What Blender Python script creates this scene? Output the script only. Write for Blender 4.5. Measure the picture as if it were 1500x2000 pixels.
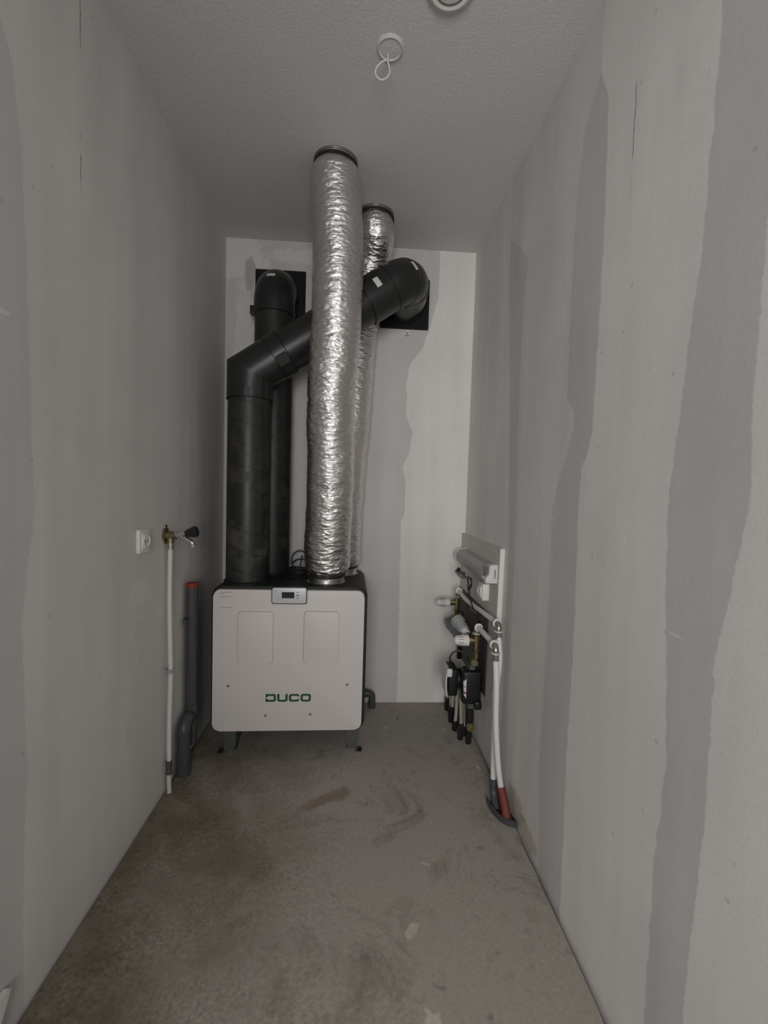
import bpy, bmesh, math, random
from mathutils import Vector, Matrix, noise

# ------------------------------------------------------------------ clean
for o in list(bpy.data.objects):
    bpy.data.objects.remove(o, do_unlink=True)
SC = bpy.context.scene
COL = SC.collection
PI = math.pi

# ------------------------------------------------------------------ camera
F = 858.3                                   # focal length in px of the 1500 x 2000 frame
YAW, PITCH, ROLL = 0.06031, -0.05064, 0.02968
CAM = Vector((0.7547, -2.5225, 1.2492))
W, H = 1.386, 2.6                           # room width, height; back wall at y = 0
_f = Vector((math.sin(YAW) * math.cos(PITCH), math.cos(YAW) * math.cos(PITCH), math.sin(PITCH)))
_r0 = Vector((math.cos(YAW), -math.sin(YAW), 0)); _u0 = _r0.cross(_f)
_r = _r0 * math.cos(ROLL) + _u0 * math.sin(ROLL)
_u = -_r0 * math.sin(ROLL) + _u0 * math.cos(ROLL)
cd = bpy.data.cameras.new('camera'); cam = bpy.data.objects.new('camera', cd); COL.objects.link(cam)
cd.sensor_fit = 'VERTICAL'; cd.sensor_height = 36; cd.sensor_width = 27; cd.lens = F * 36 / 2000
cd.clip_start = 0.02
M = Matrix((_r, _u, -_f)).transposed().to_4x4(); M.translation = CAM
cam.matrix_world = M
SC.camera = cam


def at(x, y, ax, v):
    """photo pixel -> point on the plane where coordinate ax equals v"""
    d = _r * ((x - 750) / F) - _u * ((y - 1000) / F) + _f
    return CAM + d * ((v - CAM[ax]) / d[ax])


# ------------------------------------------------------------------ world, light, exposure
SC.view_settings.view_transform = 'Standard'
SC.view_settings.look = 'None'
SC.view_settings.gamma = 1
SC.view_settings.use_curve_mapping = False
SC.view_settings.exposure = 0.0
wd = bpy.data.worlds.new('world'); SC.world = wd; wd.use_nodes = True
wd.node_tree.nodes['Background'].inputs[0].default_value = (0.60, 0.62, 0.66, 1)
wd.node_tree.nodes['Background'].inputs[1].default_value = 0.25


def area(name, loc, target, sx, sy, energy, col):
    l = bpy.data.lights.new(name, 'AREA'); l.shape = 'RECTANGLE'; l.size = sx; l.size_y = sy
    l.energy = energy; l.color = col
    o = bpy.data.objects.new(name, l); COL.objects.link(o); o.location = loc
    o.rotation_euler = (Vector(target) - Vector(loc)).to_track_quat('-Z', 'Y').to_euler()
    return o


# daylight arriving from the hall through the doorway behind the photographer
area('hall_daylight', (0.60, -4.25, 1.48), (0.76, 0, 1.80), 1.10, 1.1, 54.5, (1.0, 0.99, 0.98))


# ------------------------------------------------------------------ materials
def mat(name, col, rough=0.6, metal=0.0, spec=0.5, nodes=None):
    m = bpy.data.materials.new(name); m.use_nodes = True
    b = m.node_tree.nodes['Principled BSDF']
    b.inputs['Base Color'].default_value = (*col, 1); b.inputs['Roughness'].default_value = rough
    b.inputs['Metallic'].default_value = metal; b.inputs['Specular IOR Level'].default_value = spec
    if nodes: nodes(m.node_tree, b)
    return m


class N:
    """small node-building helper"""
    def __init__(s, nt): s.nt = nt
    def new(s, t, **k):
        n = s.nt.nodes.new(t)
        for a, v in k.items(): setattr(n, a, v)
        return n
    def put(s, sock, v):
        if hasattr(v, 'bl_idname') or hasattr(v, 'is_output'): s.nt.links.new(v, sock)
        else: sock.default_value = v
    def math(s, op, a, b=0.0, clamp=False):
        n = s.new('ShaderNodeMath', operation=op, use_clamp=clamp)
        s.put(n.inputs[0], a); s.put(n.inputs[1], b); return n.outputs[0]
    def coord(s): return s.new('ShaderNodeTexCoord').outputs['Object']
    def sep(s, v):
        n = s.new('ShaderNodeSeparateXYZ'); s.put(n.inputs[0], v); return n.outputs
    def mapping(s, v, sc):
        n = s.new('ShaderNodeMapping'); s.put(n.inputs['Vector'], v); n.inputs['Scale'].default_value = sc; return n.outputs[0]
    def noise(s, v, scale, detail=3, rough=0.55, dist=0.0):
        n = s.new('ShaderNodeTexNoise'); s.put(n.inputs['Vector'], v); n.inputs['Scale'].default_value = scale
        n.inputs['Detail'].default_value = detail; n.inputs['Roughness'].default_value = rough
        n.inputs['Distortion'].default_value = dist; return n.outputs[0]
    def rng(s, v, a, b, c=0.0, d=1.0, smooth=False):
        n = s.new('ShaderNodeMapRange'); n.interpolation_type = 'SMOOTHSTEP' if smooth else 'LINEAR'
        s.put(n.inputs[0], v)
        for i, x in enumerate((a, b, c, d)): n.inputs[i + 1].default_value = x
        return n.outputs[0]
    def mix(s, f, a, b, mode='MIX'):
        n = s.new('ShaderNodeMix', data_type='RGBA', blend_type=mode)
        s.put(n.inputs[0], f)
        for i, x in ((6, a), (7, b)):
            if isinstance(x, tuple): n.inputs[i].default_value = (*x, 1) if len(x) == 3 else x
            else: s.nt.links.new(x, n.inputs[i])
        return n.outputs[2]
    def curve(s, fac, pts, lo, hi, zmax):
        """piecewise linear function value(fac) through a colour ramp"""
        n = s.new('ShaderNodeValToRGB'); cr = n.color_ramp; cr.interpolation = 'LINEAR'
        pts = sorted(pts)
        while len(cr.elements) < len(pts): cr.elements.new(0.5)
        for e, (z, v) in zip(cr.elements, pts):
            e.position = min(1, max(0, z / zmax)); g = (v - lo) / (hi - lo); e.color = (g, g, g, 1)
        s.put(n.inputs[0], s.math('DIVIDE', fac, zmax))
        sp = s.new('ShaderNodeSeparateColor'); s.nt.links.new(n.outputs[0], sp.inputs[0])
        return s.math('ADD', s.math('MULTIPLY', sp.outputs[0], hi - lo), lo)
    def bump(s, h, strength, dist, bsdf):
        n = s.new('ShaderNodeBump'); n.inputs['Strength'].default_value = strength; n.inputs['Distance'].default_value = dist
        s.put(n.inputs['Height'], h); s.nt.links.new(n.outputs[0], bsdf.inputs['Normal'])


R1 = [(2.35, -0.60), (2.19, -0.598), (1.826, -0.644), (1.462, -0.691), (1.066, -0.736), (0.85, -0.738), (0.306, -0.745)]
R2 = [(2.35, -0.60), (2.164, -0.816), (1.984, -0.786), (1.736, -0.781), (1.431, -0.79), (1.176, -0.805), (0.868, -0.812), (0.552, -0.808), (0.237, -0.818)]
R3 = [(2.40, -1.30), (2.30, -1.22), (2.133, -1.196), (1.744, -1.19), (1.588, -1.198), (1.542, -1.195), (1.494, -1.248), (1.442, -1.246), (1.392, -1.219), (1.339, -1.2), (1.276, -1.155), (1.201, -1.131), (1.026, -1.136), (0.686, -1.135), (0.33, -1.125), (0.05, -1.16)]
R4 = [(2.40, -1.30), (2.30, -1.345), (2.031, -1.357), (1.685, -1.36), (1.551, -1.354), (1.428, -1.354), (1.367, -1.333), (1.326, -1.303), (1.202, -1.301), (0.871, -1.313), (0.525, -1.304), (0.141, -1.313)]
R5 = [(2.45, -1.73), (1.886, -1.716), (1.728, -1.711), (1.597, -1.697), (1.507, -1.688), (1.415, -1.679), (1.325, -1.669), (1.237, -1.663), (1.039, -1.673), (0.86, -1.691), (0.708, -1.702), (0.477, -1.685), (0.145, -1.686)]
R6 = [(2.45, -1.86), (1.663, -1.845), (1.417, -1.841), (1.264, -1.851), (1.167, -1.837), (1.091, -1.826), (1.006, -1.806), (0.866, -1.802), (0.632, -1.804), (0.426, -1.791), (0.295, -1.787)]
L1 = [(2.3, -1.60), (2.127, -1.497), (1.961, -1.475), (1.748, -1.464), (1.409, -1.457), (1.245, -1.451), (1.197, -1.446), (1.114, -1.457), (1.027, -1.475), (0.913, -1.492), (0.699, -1.484), (0.573, -1.478), (0.456, -1.487), (0.216, -1.499)]
L2 = [(1.00, -0.70), (0.926, -0.924), (0.865, -1.045), (0.648, -1.061), (0.467, -1.045), (0.257, -1.062), (0.056, -1.085)]
B1 = [(2.35, 1.18), (2.149, 1.129), (2.058, 1.099), (1.951, 1.024), (1.848, 1.014), (1.666, 1.02), (1.589, 1.056), (1.457, 1.04), (1.377, 1.003), (1.325, 1.024), (1.112, 1.027), (1.072, 1.006), (0.736, 1.01), (0.12, 1.015)]

LIGHT = (0.80, 0.785, 0.76)      # bare plaster and filler
DARK = (0.625, 0.605, 0.595)     # plasterboard face
MID = (0.72, 0.70, 0.68)


def plaster(name, axis, bands, base, spots=None, crack=None, tint=(1, 1, 1)):
    """bands: (boundary, colour, soft) applied in order where coordinate(axis) is past the boundary"""
    def nd(nt, b):
        n = N(nt); co = n.coord(); s = n.sep(co); a = s[axis]; z = s[2]
        wob = n.math('MULTIPLY', n.math('SUBTRACT', n.noise(co, 22, 4, 0.6), 0.5), 0.022)
        streak = n.noise(n.mapping(co, (9, 9, 0.8)), 1.0, 4, 0.55)
        cloud = n.noise(co, 2.3, 4, 0.6)
        col = n.mix(0.0, base, base)
        for bd, c, soft, sign in bands:
            e = n.curve(z, bd, -3.0, 3.0, H)
            d = n.math('SUBTRACT', n.math('ADD', e, wob), a)
            if sign < 0: d = n.math('MULTIPLY', d, -1.0)
            col = n.mix(n.rng(d, -soft, soft, 0, 1, True), col, c)
        v = n.rng(streak, 0.3, 0.7, 0.945, 1.055)
        v = n.math('MULTIPLY', v, n.rng(cloud, 0.3, 0.7, 0.955, 1.045))
        grain = n.noise(co, 170, 2, 0.6)
        v = n.math('MULTIPLY', v, n.rng(grain, 0.25, 0.75, 0.965, 1.035))
        # small pin holes and scuffs
        vor = n.new('ShaderNodeTexVoronoi'); n.put(vor.inputs['Vector'], co); vor.inputs['Scale'].default_value = 11
        v = n.math('MULTIPLY', v, n.rng(vor.outputs['Distance'], 0.03, 0.07, 0.80, 1.0))
        cc = n.new('ShaderNodeCombineColor')
        for i in range(3): n.put(cc.inputs[i], n.math('MULTIPLY', v, tint[i]))
        col = n.mix(1.0, col, cc.outputs[0], 'MULTIPLY')
        for (ca, cz, ra, rz, c, amt) in (spots or []):
            da = n.math('DIVIDE', n.math('SUBTRACT', a, ca), ra); dz = n.math('DIVIDE', n.math('SUBTRACT', z, cz), rz)
            r = n.math('SQRT', n.math('ADD', n.math('MULTIPLY', da, da), n.math('MULTIPLY', dz, dz)))
            r = n.math('ADD', r, n.math('MULTIPLY', n.math('SUBTRACT', n.noise(co, 14, 4, 0.65), 0.5), 1.6))
            col = n.mix(n.math('MULTIPLY', n.rng(r, 0.7, 1.0, 1.0, 0.0, True), amt), col, c)
        for (ca, z0, z1, wd_) in (crack or []):
            d = n.math('ABSOLUTE', n.math('SUBTRACT', n.math('ADD', a, n.math('MULTIPLY', wob, 0.5)), ca))
            k = n.math('MULTIPLY', n.rng(d, wd_ * 0.4, wd_, 1, 0), n.math('MULTIPLY', n.math('GREATER_THAN', z, z0), n.math('LESS_THAN', z, z1)))
            k = n.math('MULTIPLY', k, n.rng(n.noise(co, 9, 2), 0.42, 0.55, 0.0, 0.75))
            col = n.mix(k, col, (0.10, 0.095, 0.09))
        nt.links.new(col, b.inputs['Base Color'])
        h = n.math('ADD', n.math('MULTIPLY', grain, 0.4), n.math('MULTIPLY', streak, 1.0))
        n.bump(h, 0.25, 0.002, b)
    return mat(name, base, 0.85, 0, 0.25, nd)


m_wr = plaster('plaster_right', 1, [(R1, DARK, 0.006, 1), (R2, MID, 0.004, 1), (R3, DARK, 0.004, 1), (R4, LIGHT, 0.004, 1), (R5, DARK, 0.003, 1), (R6, LIGHT, 0.003, 1)], (0.76, 0.74, 0.72),
               spots=[(-1.05, 0.03, 0.10, 0.055, (0.42, 0.35, 0.26), 0.5), (-1.13, 1.175, 0.035, 0.006, LIGHT, 0.8), (-1.70, 0.98, 0.03, 0.004, LIGHT, 0.7), (-0.93, 0.05, 0.09, 0.09, (0.33, 0.29, 0.22), 0.5)],
               crack=[(-1.47, 1.9, 2.35, 0.0022)], tint=(1.04, 1.035, 1.04))
m_wl = plaster('plaster_left', 1, [(L1, DARK, 0.004, 1)], MID,
               spots=[(-1.53, 1.60, 0.02, 0.008, (0.8, 0.78, 0.75), 0.8), (-0.96, 0.86, 0.09, 0.05, LIGHT, 0.45), (-0.85, 0.45, 0.20, 0.42, DARK, 0.45), (-0.72, 0.06, 0.03, 0.10, (0.30, 0.26, 0.20), 0.5)],
               crack=[(-1.268, 1.93, 2.6, 0.0024)])
m_wb = plaster('plaster_back', 0, [(B1, LIGHT, 0.004, -1)], DARK,
               spots=[(0.05, 2.5, 0.20, 0.16, LIGHT, 0.8), (0.10, 2.05, 0.06, 0.35, LIGHT, 0.6), (0.62, 2.52, 0.5, 0.05, LIGHT, 0.6), (0.13, 2.42, 0.035, 0.10, (0.46, 0.44, 0.43), 0.8), (0.44, 1.3, 0.04, 0.5, LIGHT, 0.4)], tint=(1.04, 1.03, 1.02))
m_wf = plaster('plaster_front', 0, [], MID)


def nd_ceil(nt, b):
    n = N(nt); co = n.coord(); g = n.noise(co, 120, 3, 0.65); c = n.noise(co, 3, 3)
    v = n.math('MULTIPLY', n.rng(g, 0.3, 0.7, 0.93, 1.07), n.rng(c, 0.3, 0.7, 0.98, 1.02))
    cc = n.new('ShaderNodeCombineColor')
    for i, k in enumerate((0.675, 0.67, 0.662)): n.put(cc.inputs[i], n.math('MULTIPLY', v, k))
    nt.links.new(cc.outputs[0], b.inputs['Base Color']); n.bump(g, 0.45, 0.004, b)


def nd_floor(nt, b):
    n = N(nt); co = n.coord()
    big = n.noise(co, 1.6, 4, 0.6); med = n.noise(co, 7, 5, 0.65, 0.4); fine = n.noise(co, 75, 5, 0.75)
    s = n.sep(co)
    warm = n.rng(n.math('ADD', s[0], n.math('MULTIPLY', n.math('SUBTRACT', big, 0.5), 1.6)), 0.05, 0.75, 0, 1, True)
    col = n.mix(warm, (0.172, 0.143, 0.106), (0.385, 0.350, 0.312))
    col = n.mix(n.rng(med, 0.42, 0.72, 0, 0.5), col, (0.39, 0.355, 0.308))
    col = n.mix(n.rng(n.noise(co, 4.2, 7, 0.75, 0.9), 0.54, 0.68, 0, 0.75), col, (0.22, 0.19, 0.158))
    # dark specks, pale drips
    v1 = n.new('ShaderNodeTexVoronoi'); nd_ = n.new('ShaderNodeTexNoise'); n.put(nd_.inputs['Vector'], co); nd_.inputs['Scale'].default_value = 18; nd_.inputs['Detail'].default_value = 3
    wv = n.new('ShaderNodeVectorMath', operation='MULTIPLY_ADD'); n.put(wv.inputs[0], nd_.outputs['Color']); wv.inputs[1].default_value = (0.10, 0.10, 0.10); n.put(wv.inputs[2], co); wco = wv.outputs[0]
    n.put(v1.inputs['Vector'], wco); v1.inputs['Scale'].default_value = 9
    col = n.mix(n.math('MULTIPLY', n.rng(v1.outputs['Distance'], 0.05, 0.14, 1, 0, True), n.rng(big, 0.45, 0.6, 0, 0.75)), col, (0.15, 0.135, 0.12))
    v2 = n.new('ShaderNodeTexVoronoi'); n.put(v2.inputs['Vector'], n.mapping(wco, (1.3, 0.8, 1))); v2.inputs['Scale'].default_value = 5.3
    col = n.mix(n.math('MULTIPLY', n.rng(v2.outputs['Distance'], 0.07, 0.12, 1, 0, True), n.rng(s[0], 0.75, 1.0, 0, 0.75)), col, (0.62, 0.58, 0.53))
    # worn grain is strongest on the left side
    amt = n.math('MULTIPLY', n.rng(s[0], 0.0, 0.9, 0.75, 0.22), n.rng(n.noise(co, 5.5, 4, 0.6), 0.35, 0.65, 0.45, 1.35))
    g = n.math('ADD', n.math('MULTIPLY', n.math('SUBTRACT', fine, 0.5), n.math('MULTIPLY', amt, 3.0)), 1.0)
    cc = n.new('ShaderNodeCombineColor')
    for i in range(3): n.put(cc.inputs[i], g)
    col = n.mix(1.0, col, cc.outputs[0], 'MULTIPLY')
    # rust and oil smear in front of the unit
    dx = n.math('DIVIDE', n.math('SUBTRACT', s[0], 0.66), 0.13); dy = n.math('DIVIDE', n.math('SUBTRACT', n.math('SUBTRACT', s[1], -0.80), n.math('MULTIPLY', n.math('SUBTRACT', s[0], 0.66), 0.45)), 0.05)
    r = n.math('ADD', n.math('SQRT', n.math('ADD', n.math('MULTIPLY', dx, dx), n.math('MULTIPLY', dy, dy))), n.math('MULTIPLY', n.math('SUBTRACT', n.noise(co, 16, 4), 0.5), 2.4))
    col = n.mix(n.rng(r, 0.4, 1.0, 0.7, 0, True), col, (0.22, 0.165, 0.12))
    sp = n.noise(co, 130, 2, 0.5); sp2 = n.noise(co, 6.5, 4, 0.65)
    col = n.mix(n.math('MULTIPLY', n.rng(sp, 0.66, 0.72, 0, 1), n.rng(sp2, 0.45, 0.6, 0.0, 0.7)), col, (0.09, 0.08, 0.065))
    col = n.mix(n.math('MULTIPLY', n.rng(n.noise(co, 48, 3, 0.6), 0.66, 0.72, 0, 1), n.rng(sp2, 0.38, 0.55, 0.45, 0.0)), col, (0.50, 0.46, 0.40))
    nt.links.new(col, b.inputs['Base Color'])
    n.bump(n.math('ADD', n.math('MULTIPLY', fine, 0.5), med), 0.35, 0.003, b)


m_ceil = mat('ceiling_spray', (0.6, 0.59, 0.58), 0.9, 0, 0.2, nd_ceil)
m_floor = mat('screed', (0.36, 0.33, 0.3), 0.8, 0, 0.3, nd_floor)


def nd_foil(nt, b):
    n = N(nt); co = n.coord()
    a = n.noise(n.mapping(co, (26, 26, 85)), 1.0, 5, 0.62, 0.5)
    v = n.new('ShaderNodeTexVoronoi'); n.put(v.inputs['Vector'], n.mapping(co, (45, 45, 110))); v.inputs['Scale'].default_value = 1
    n.bump(n.math('ADD', a, n.math('MULTIPLY', v.outputs['Distance'], 0.35)), 0.58, 0.0075, b)
    nt.links.new(n.rng(a, 0.3, 0.7, 0.24, 0.36), b.inputs['Roughness'])


def nd_duct(nt, b):
    n = N(nt); co = n.coord(); s = n.sep(co)
    ang = n.math('MULTIPLY', s[0], 0.35)
    sp = n.math('FRACT', n.math('DIVIDE', n.math('ADD', s[2], ang), 0.098))
    seam = n.math('MULTIPLY', n.math('LESS_THAN', n.math('ABSOLUTE', n.math('SUBTRACT', sp, 0.5)), 0.026), n.math('LESS_THAN', s[2], 1.66))
    dust = n.math('MULTIPLY', n.rng(n.noise(co, 9, 4, 0.65), 0.5, 0.72, 0, 1), n.rng(s[2], 0.8, 1.7, 0.95, 0.18))
    col = n.mix(dust, (0.018, 0.020, 0.018), (0.095, 0.086, 0.062))
    col = n.mix(n.math('MULTIPLY', seam, 0.7), col, (0.008, 0.008, 0.008))
    nt.links.new(col, b.inputs['Base Color'])
    nt.links.new(n.rng(dust, 0, 0.5, 0.42, 0.65), b.inputs['Roughness'])
    n.bump(n.math('MULTIPLY', seam, -1.0), 1.0, 0.004, b)


def nd_fine(scale, strength, dist):
    def nd(nt, b):
        n = N(nt); n.bump(n.noise(n.coord(), scale, 3), strength, dist, b)
    return nd


m_foil = mat('aluminium_foil', (0.76, 0.74, 0.725), 0.3, 1.0, 0.5, nd_foil)
m_duct = mat('black_duct_foam', (0.03, 0.032, 0.03), 0.45, 0, 0.5, nd_duct)
m_elbow = mat('black_elbow_foam', (0.016, 0.018, 0.017), 0.37, 0, 0.5, nd_fine(60, 0.15, 0.002))
m_plate = mat('black_plate', (0.010, 0.010, 0.010), 0.75, 0, 0.3, nd_fine(90, 0.2, 0.001))
m_strap = mat('black_strap', (0.012, 0.012, 0.012), 0.5)
m_galv = mat('galvanised_steel', (0.62, 0.61, 0.60), 0.32, 1.0, 0.5, nd_fine(40, 0.2, 0.001))
m_case = mat('charcoal_case', (0.012, 0.013, 0.013), 0.55, 0, 0.4, nd_fine(200, 0.2, 0.001))
m_panel = mat('white_panel', (0.72, 0.685, 0.66), 0.42, 0, 0.5, nd_fine(180, 0.05, 0.0006))
m_ctrl = mat('control_silver', (0.66, 0.67, 0.68), 0.35, 0.1, 0.5, nd_fine(180, 0.05, 0.0005))
m_screen = mat('screen_dark', (0.03, 0.036, 0.034), 0.2)
m_black = mat('black_plastic', (0.012, 0.012, 0.013), 0.42, 0, 0.5, nd_fine(120, 0.1, 0.0006))
m_cover_shade = mat('cover_shade_grey', (0.30, 0.285, 0.27), 0.7)  # flat grey for the shadow lines painted round the inspection covers
m_green = mat('logo_green', (0.015, 0.085, 0.025), 0.5)
m_ink = mat('print_ink', (0.16, 0.155, 0.16), 0.7)
m_label = mat('paper_label', (0.72, 0.70, 0.68), 0.6)
m_dlabel = mat('grey_label', (0.20, 0.20, 0.20), 0.5)
m_under = mat('joint_dark', (0.03, 0.028, 0.022), 0.9)
m_white = mat('white_plastic', (0.80, 0.785, 0.76), 0.4, 0, 0.5, nd_fine(150, 0.05, 0.0005))
m_pipe = mat('white_pipe', (0.74, 0.73, 0.70), 0.42, 0, 0.5, nd_fine(30, 0.1, 0.001))
m_cream = mat('cream_pipe', (0.62, 0.60, 0.47), 0.5)
m_brass = mat('brass', (0.30, 0.25, 0.14), 0.40, 1.0, 0.5, nd_fine(70, 0.2, 0.001))
m_nickel = mat('nickel', (0.55, 0.52, 0.48), 0.25, 1.0, 0.5, nd_fine(70, 0.1, 0.001))
m_chrome = mat('chrome', (0.75, 0.74, 0.73), 0.12, 1.0)
m_steel = mat('dull_steel', (0.19, 0.20, 0.19), 0.5, 0.9, 0.5, nd_fine(60, 0.2, 0.001))
m_pvc = mat('grey_pvc', (0.062, 0.069, 0.070), 0.4, 0, 0.5, nd_fine(60, 0.08, 0.001))
m_red = mat('red_plastic', (0.26, 0.040, 0.024), 0.55)
m_sleeve = mat('red_sleeve', (0.18, 0.042, 0.030), 0.6, 0, 0.4, nd_fine(60, 0.3, 0.002))
m_board = mat('board_grey', (0.64, 0.615, 0.575), 0.7, 0, 0.3, nd_fine(40, 0.15, 0.001))
m_edge = mat('board_edge', (0.76, 0.73, 0.69), 0.7)
m_boxg = mat('controller_grey', (0.40, 0.395, 0.40), 0.45, 0, 0.5, nd_fine(150, 0.05, 0.0005))
m_boxw = mat('controller_white', (0.72, 0.715, 0.69), 0.45)
m_actu = mat('actuator_grey', (0.36, 0.36, 0.37), 0.5)
m_loop = mat('floor_pipe', (0.42, 0.41, 0.34), 0.5)
m_olive = mat('olive_dark', (0.085, 0.083, 0.068), 0.6, 0, 0.3, nd_fine(60, 0.2, 0.001))
m_wire = mat('white_wire', (0.80, 0.79, 0.77), 0.5)
m_jamb = mat('jamb_white', (0.70, 0.68, 0.66), 0.5, 0, 0.4, nd_fine(50, 0.1, 0.001))


# ------------------------------------------------------------------ mesh helpers
def xf(bm, v0, fn):
    for v in bm.verts[v0:] if isinstance(v0, int) else v0: v.co = fn(v.co)


def box(bm, x0, x1, y0, y1, z0, z1, bev=0.0, seg=2):
    t = bmesh.new(); bmesh.ops.create_cube(t, size=1)
    for v in t.verts:
        v.co = Vector(((x0 + x1) / 2 + v.co.x * (x1 - x0), (y0 + y1) / 2 + v.co.y * (y1 - y0), (z0 + z1) / 2 + v.co.z * (z1 - z0)))
    if bev > 0: bmesh.ops.bevel(t, geom=t.edges[:], offset=bev, segments=seg, affect='EDGES', profile=0.5)
    join(bm, t); return bm


def join(bm, t, fn=None):
    mp = {}
    for v in t.verts: mp[v] = bm.verts.new(fn(v.co) if fn else v.co)
    for f in t.faces:
        try: bm.faces.new([mp[v] for v in f.verts])
        except ValueError: pass
    t.free()


def frames(path):
    pts = [Vector(p) for p in path]; n = len(pts); T = []
    for i in range(n):
        a = pts[max(0, i - 1)]; b = pts[min(n - 1, i + 1)]; T.append((b - a).normalized())
    up = Vector((0, 0, 1)) if abs(T[0].z) < 0.9 else Vector((1, 0, 0))
    u = (up - T[0] * up.dot(T[0])).normalized(); out = []
    for i in range(n):
        u = (u - T[i] * u.dot(T[i])).normalized(); out.append((pts[i], T[i], u, T[i].cross(u)))
    return out


def tube(bm, path, rad, seg=16, caps=True, fn=None):
    """round tube along path; rad is a number or a list; fn(i, j, point, normal) moves a vertex"""
    fr = frames(path); rings = []
    for i, (p, t, u, v) in enumerate(fr):
        r = rad[i] if isinstance(rad, (list, tuple)) else rad; ring = []
        for j in range(seg):
            a = 2 * PI * j / seg; nrm = u * math.cos(a) + v * math.sin(a); q = p + nrm * r
            if fn: q = fn(i, j, q, nrm)
            ring.append(bm.verts.new(q))
        rings.append(ring)
    for a, b in zip(rings, rings[1:]):
        for j in range(seg): bm.faces.new((a[j], a[(j + 1) % seg], b[(j + 1) % seg], b[j]))
    if caps:
        bm.faces.new(rings[0][::-1]); bm.faces.new(rings[-1])
    return bm


def lathe(bm, prof, origin, axis, seg=28):
    """prof: (distance along axis, radius) pairs"""
    axis = Vector(axis).normalized(); o = Vector(origin)
    up = Vector((0, 0, 1)) if abs(axis.z) < 0.9 else Vector((1, 0, 0))
    u = (up - axis * up.dot(axis)).normalized(); v = axis.cross(u); rings = []
    for d, r in prof:
        r = max(r, 1e-4)
        rings.append([bm.verts.new(o + axis * d + (u * math.cos(2 * PI * j / seg) + v * math.sin(2 * PI * j / seg)) * r) for j in range(seg)])
    for a, b in zip(rings, rings[1:]):
        for j in range(seg): bm.faces.new((a[j], a[(j + 1) % seg], b[(j + 1) % seg], b[j]))
    bm.faces.new(rings[0][::-1]); bm.faces.new(rings[-1])
    return bm


def rrect(x0, x1, z0, z1, r, n=6):
    P = []
    for cx, cz, a0 in ((x1 - r, z1 - r, 0), (x0 + r, z1 - r, 90), (x0 + r, z0 + r, 180), (x1 - r, z0 + r, 270)):
        for k in range(n + 1):
            a = math.radians(a0 + 90 * k / n); P.append((cx + r * math.cos(a), cz + r * math.sin(a)))
    return P


def slab(bm, poly, y0, y1, bev=0.0, seg=2, fn=None):
    """extrude an x-z outline from y0 (front, towards the camera) to y1 with bevelled rims"""
    t = bmesh.new()
    a = [t.verts.new((x, y0, z)) for x, z in poly]; b = [t.verts.new((x, y1, z)) for x, z in poly]
    fa = t.faces.new(a); t.faces.new(b[::-1]); n = len(poly)
    for i in range(n): t.faces.new((a[i], b[i], b[(i + 1) % n], a[(i + 1) % n]))
    if bev > 0:
        bmesh.ops.bevel(t, geom=[e for e in t.edges if abs(e.verts[0].co.y - e.verts[1].co.y) < 1e-6 and abs(e.verts[0].co.y - y0) < 1e-6], offset=bev, segments=seg, affect='EDGES', profile=0.5)
    join(bm, t, fn); return bm


def arc(c, r, a0, a1, u, v, n=10):
    c, u, v = Vector(c), Vector(u), Vector(v)
    return [c + u * r * math.cos(math.radians(a0 + (a1 - a0) * k / n)) + v * r * math.sin(math.radians(a0 + (a1 - a0) * k / n)) for k in range(n + 1)]


def fillet(pts, r, n=8):
    """polyline with rounded corners"""
    P = [Vector(p) for p in pts]; out = [P[0]]
    for i in range(1, len(P) - 1):
        a = (P[i - 1] - P[i]).normalized(); b = (P[i + 1] - P[i]).normalized(); ang = a.angle(b)
        rr = r[i - 1] if isinstance(r, (list, tuple)) else r
        d = rr / math.tan(ang / 2); c = P[i] + (a + b).normalized() * (rr / math.sin(ang / 2))
        s = P[i] + a * d - c; e = P[i] + b * d - c; w = s.angle(e)
        for k in range(n + 1):
            t = k / n; q = s * math.sin((1 - t) * w) / math.sin(w) + e * math.sin(t * w) / math.sin(w); out.append(c + q)
    out.append(P[-1]); return out


def smoothpath(pts, n=12):
    """Catmull-Rom through the points"""
    P = [Vector(p) for p in pts]; P = [P[0] * 2 - P[1]] + P + [P[-1] * 2 - P[-2]]; out = []
    for i in range(1, len(P) - 2):
        for k in range(n):
            t = k / n; a, b, c, d = P[i - 1:i + 3]
            out.append(0.5 * ((2 * b) + (c - a) * t + (2 * a - 5 * b + 4 * c - d) * t * t + (3 * b - a - 3 * c + d) * t ** 3))
    out.append(P[-2]); return out


def obj(name, bm, m, parent=None, label=None, smooth=40):
    bmesh.ops.recalc_face_normals(bm, faces=bm.faces[:])
    me = bpy.data.meshes.new(name); bm.to_mesh(me); bm.free(); me.materials.append(m)
    if smooth:
        me.polygons.foreach_set('use_smooth', [True] * len(me.polygons))
        me.set_sharp_from_angle(angle=math.radians(smooth))
    o = bpy.data.objects.new(name, me); COL.objects.link(o)
    if parent:
        o.parent = parent
        p = parent; off = Vector((0, 0, 0))
        while p: off += p.location; p = p.parent
        o.location = -off
    if label: o['label'] = label
    return o


def tag(o, label, cat, group=None):
    o['label'] = label; o['category'] = cat
    if group: o['group'] = group
    return o


def thing(name, loc, label, cat, group=None):
    o = bpy.data.objects.new(name, None); COL.objects.link(o); o.location = loc; o.empty_display_size = 0.05
    return tag(o, label, cat, group)


def struct(name, bm, m, parent=None, smooth=0):
    o = obj(name, bm, m, parent, None, smooth)
    if not parent: o['kind'] = 'structure'
    return o


NB = bmesh.new
YF = -3.05                                   # inside face of the wall behind the photographer

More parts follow.
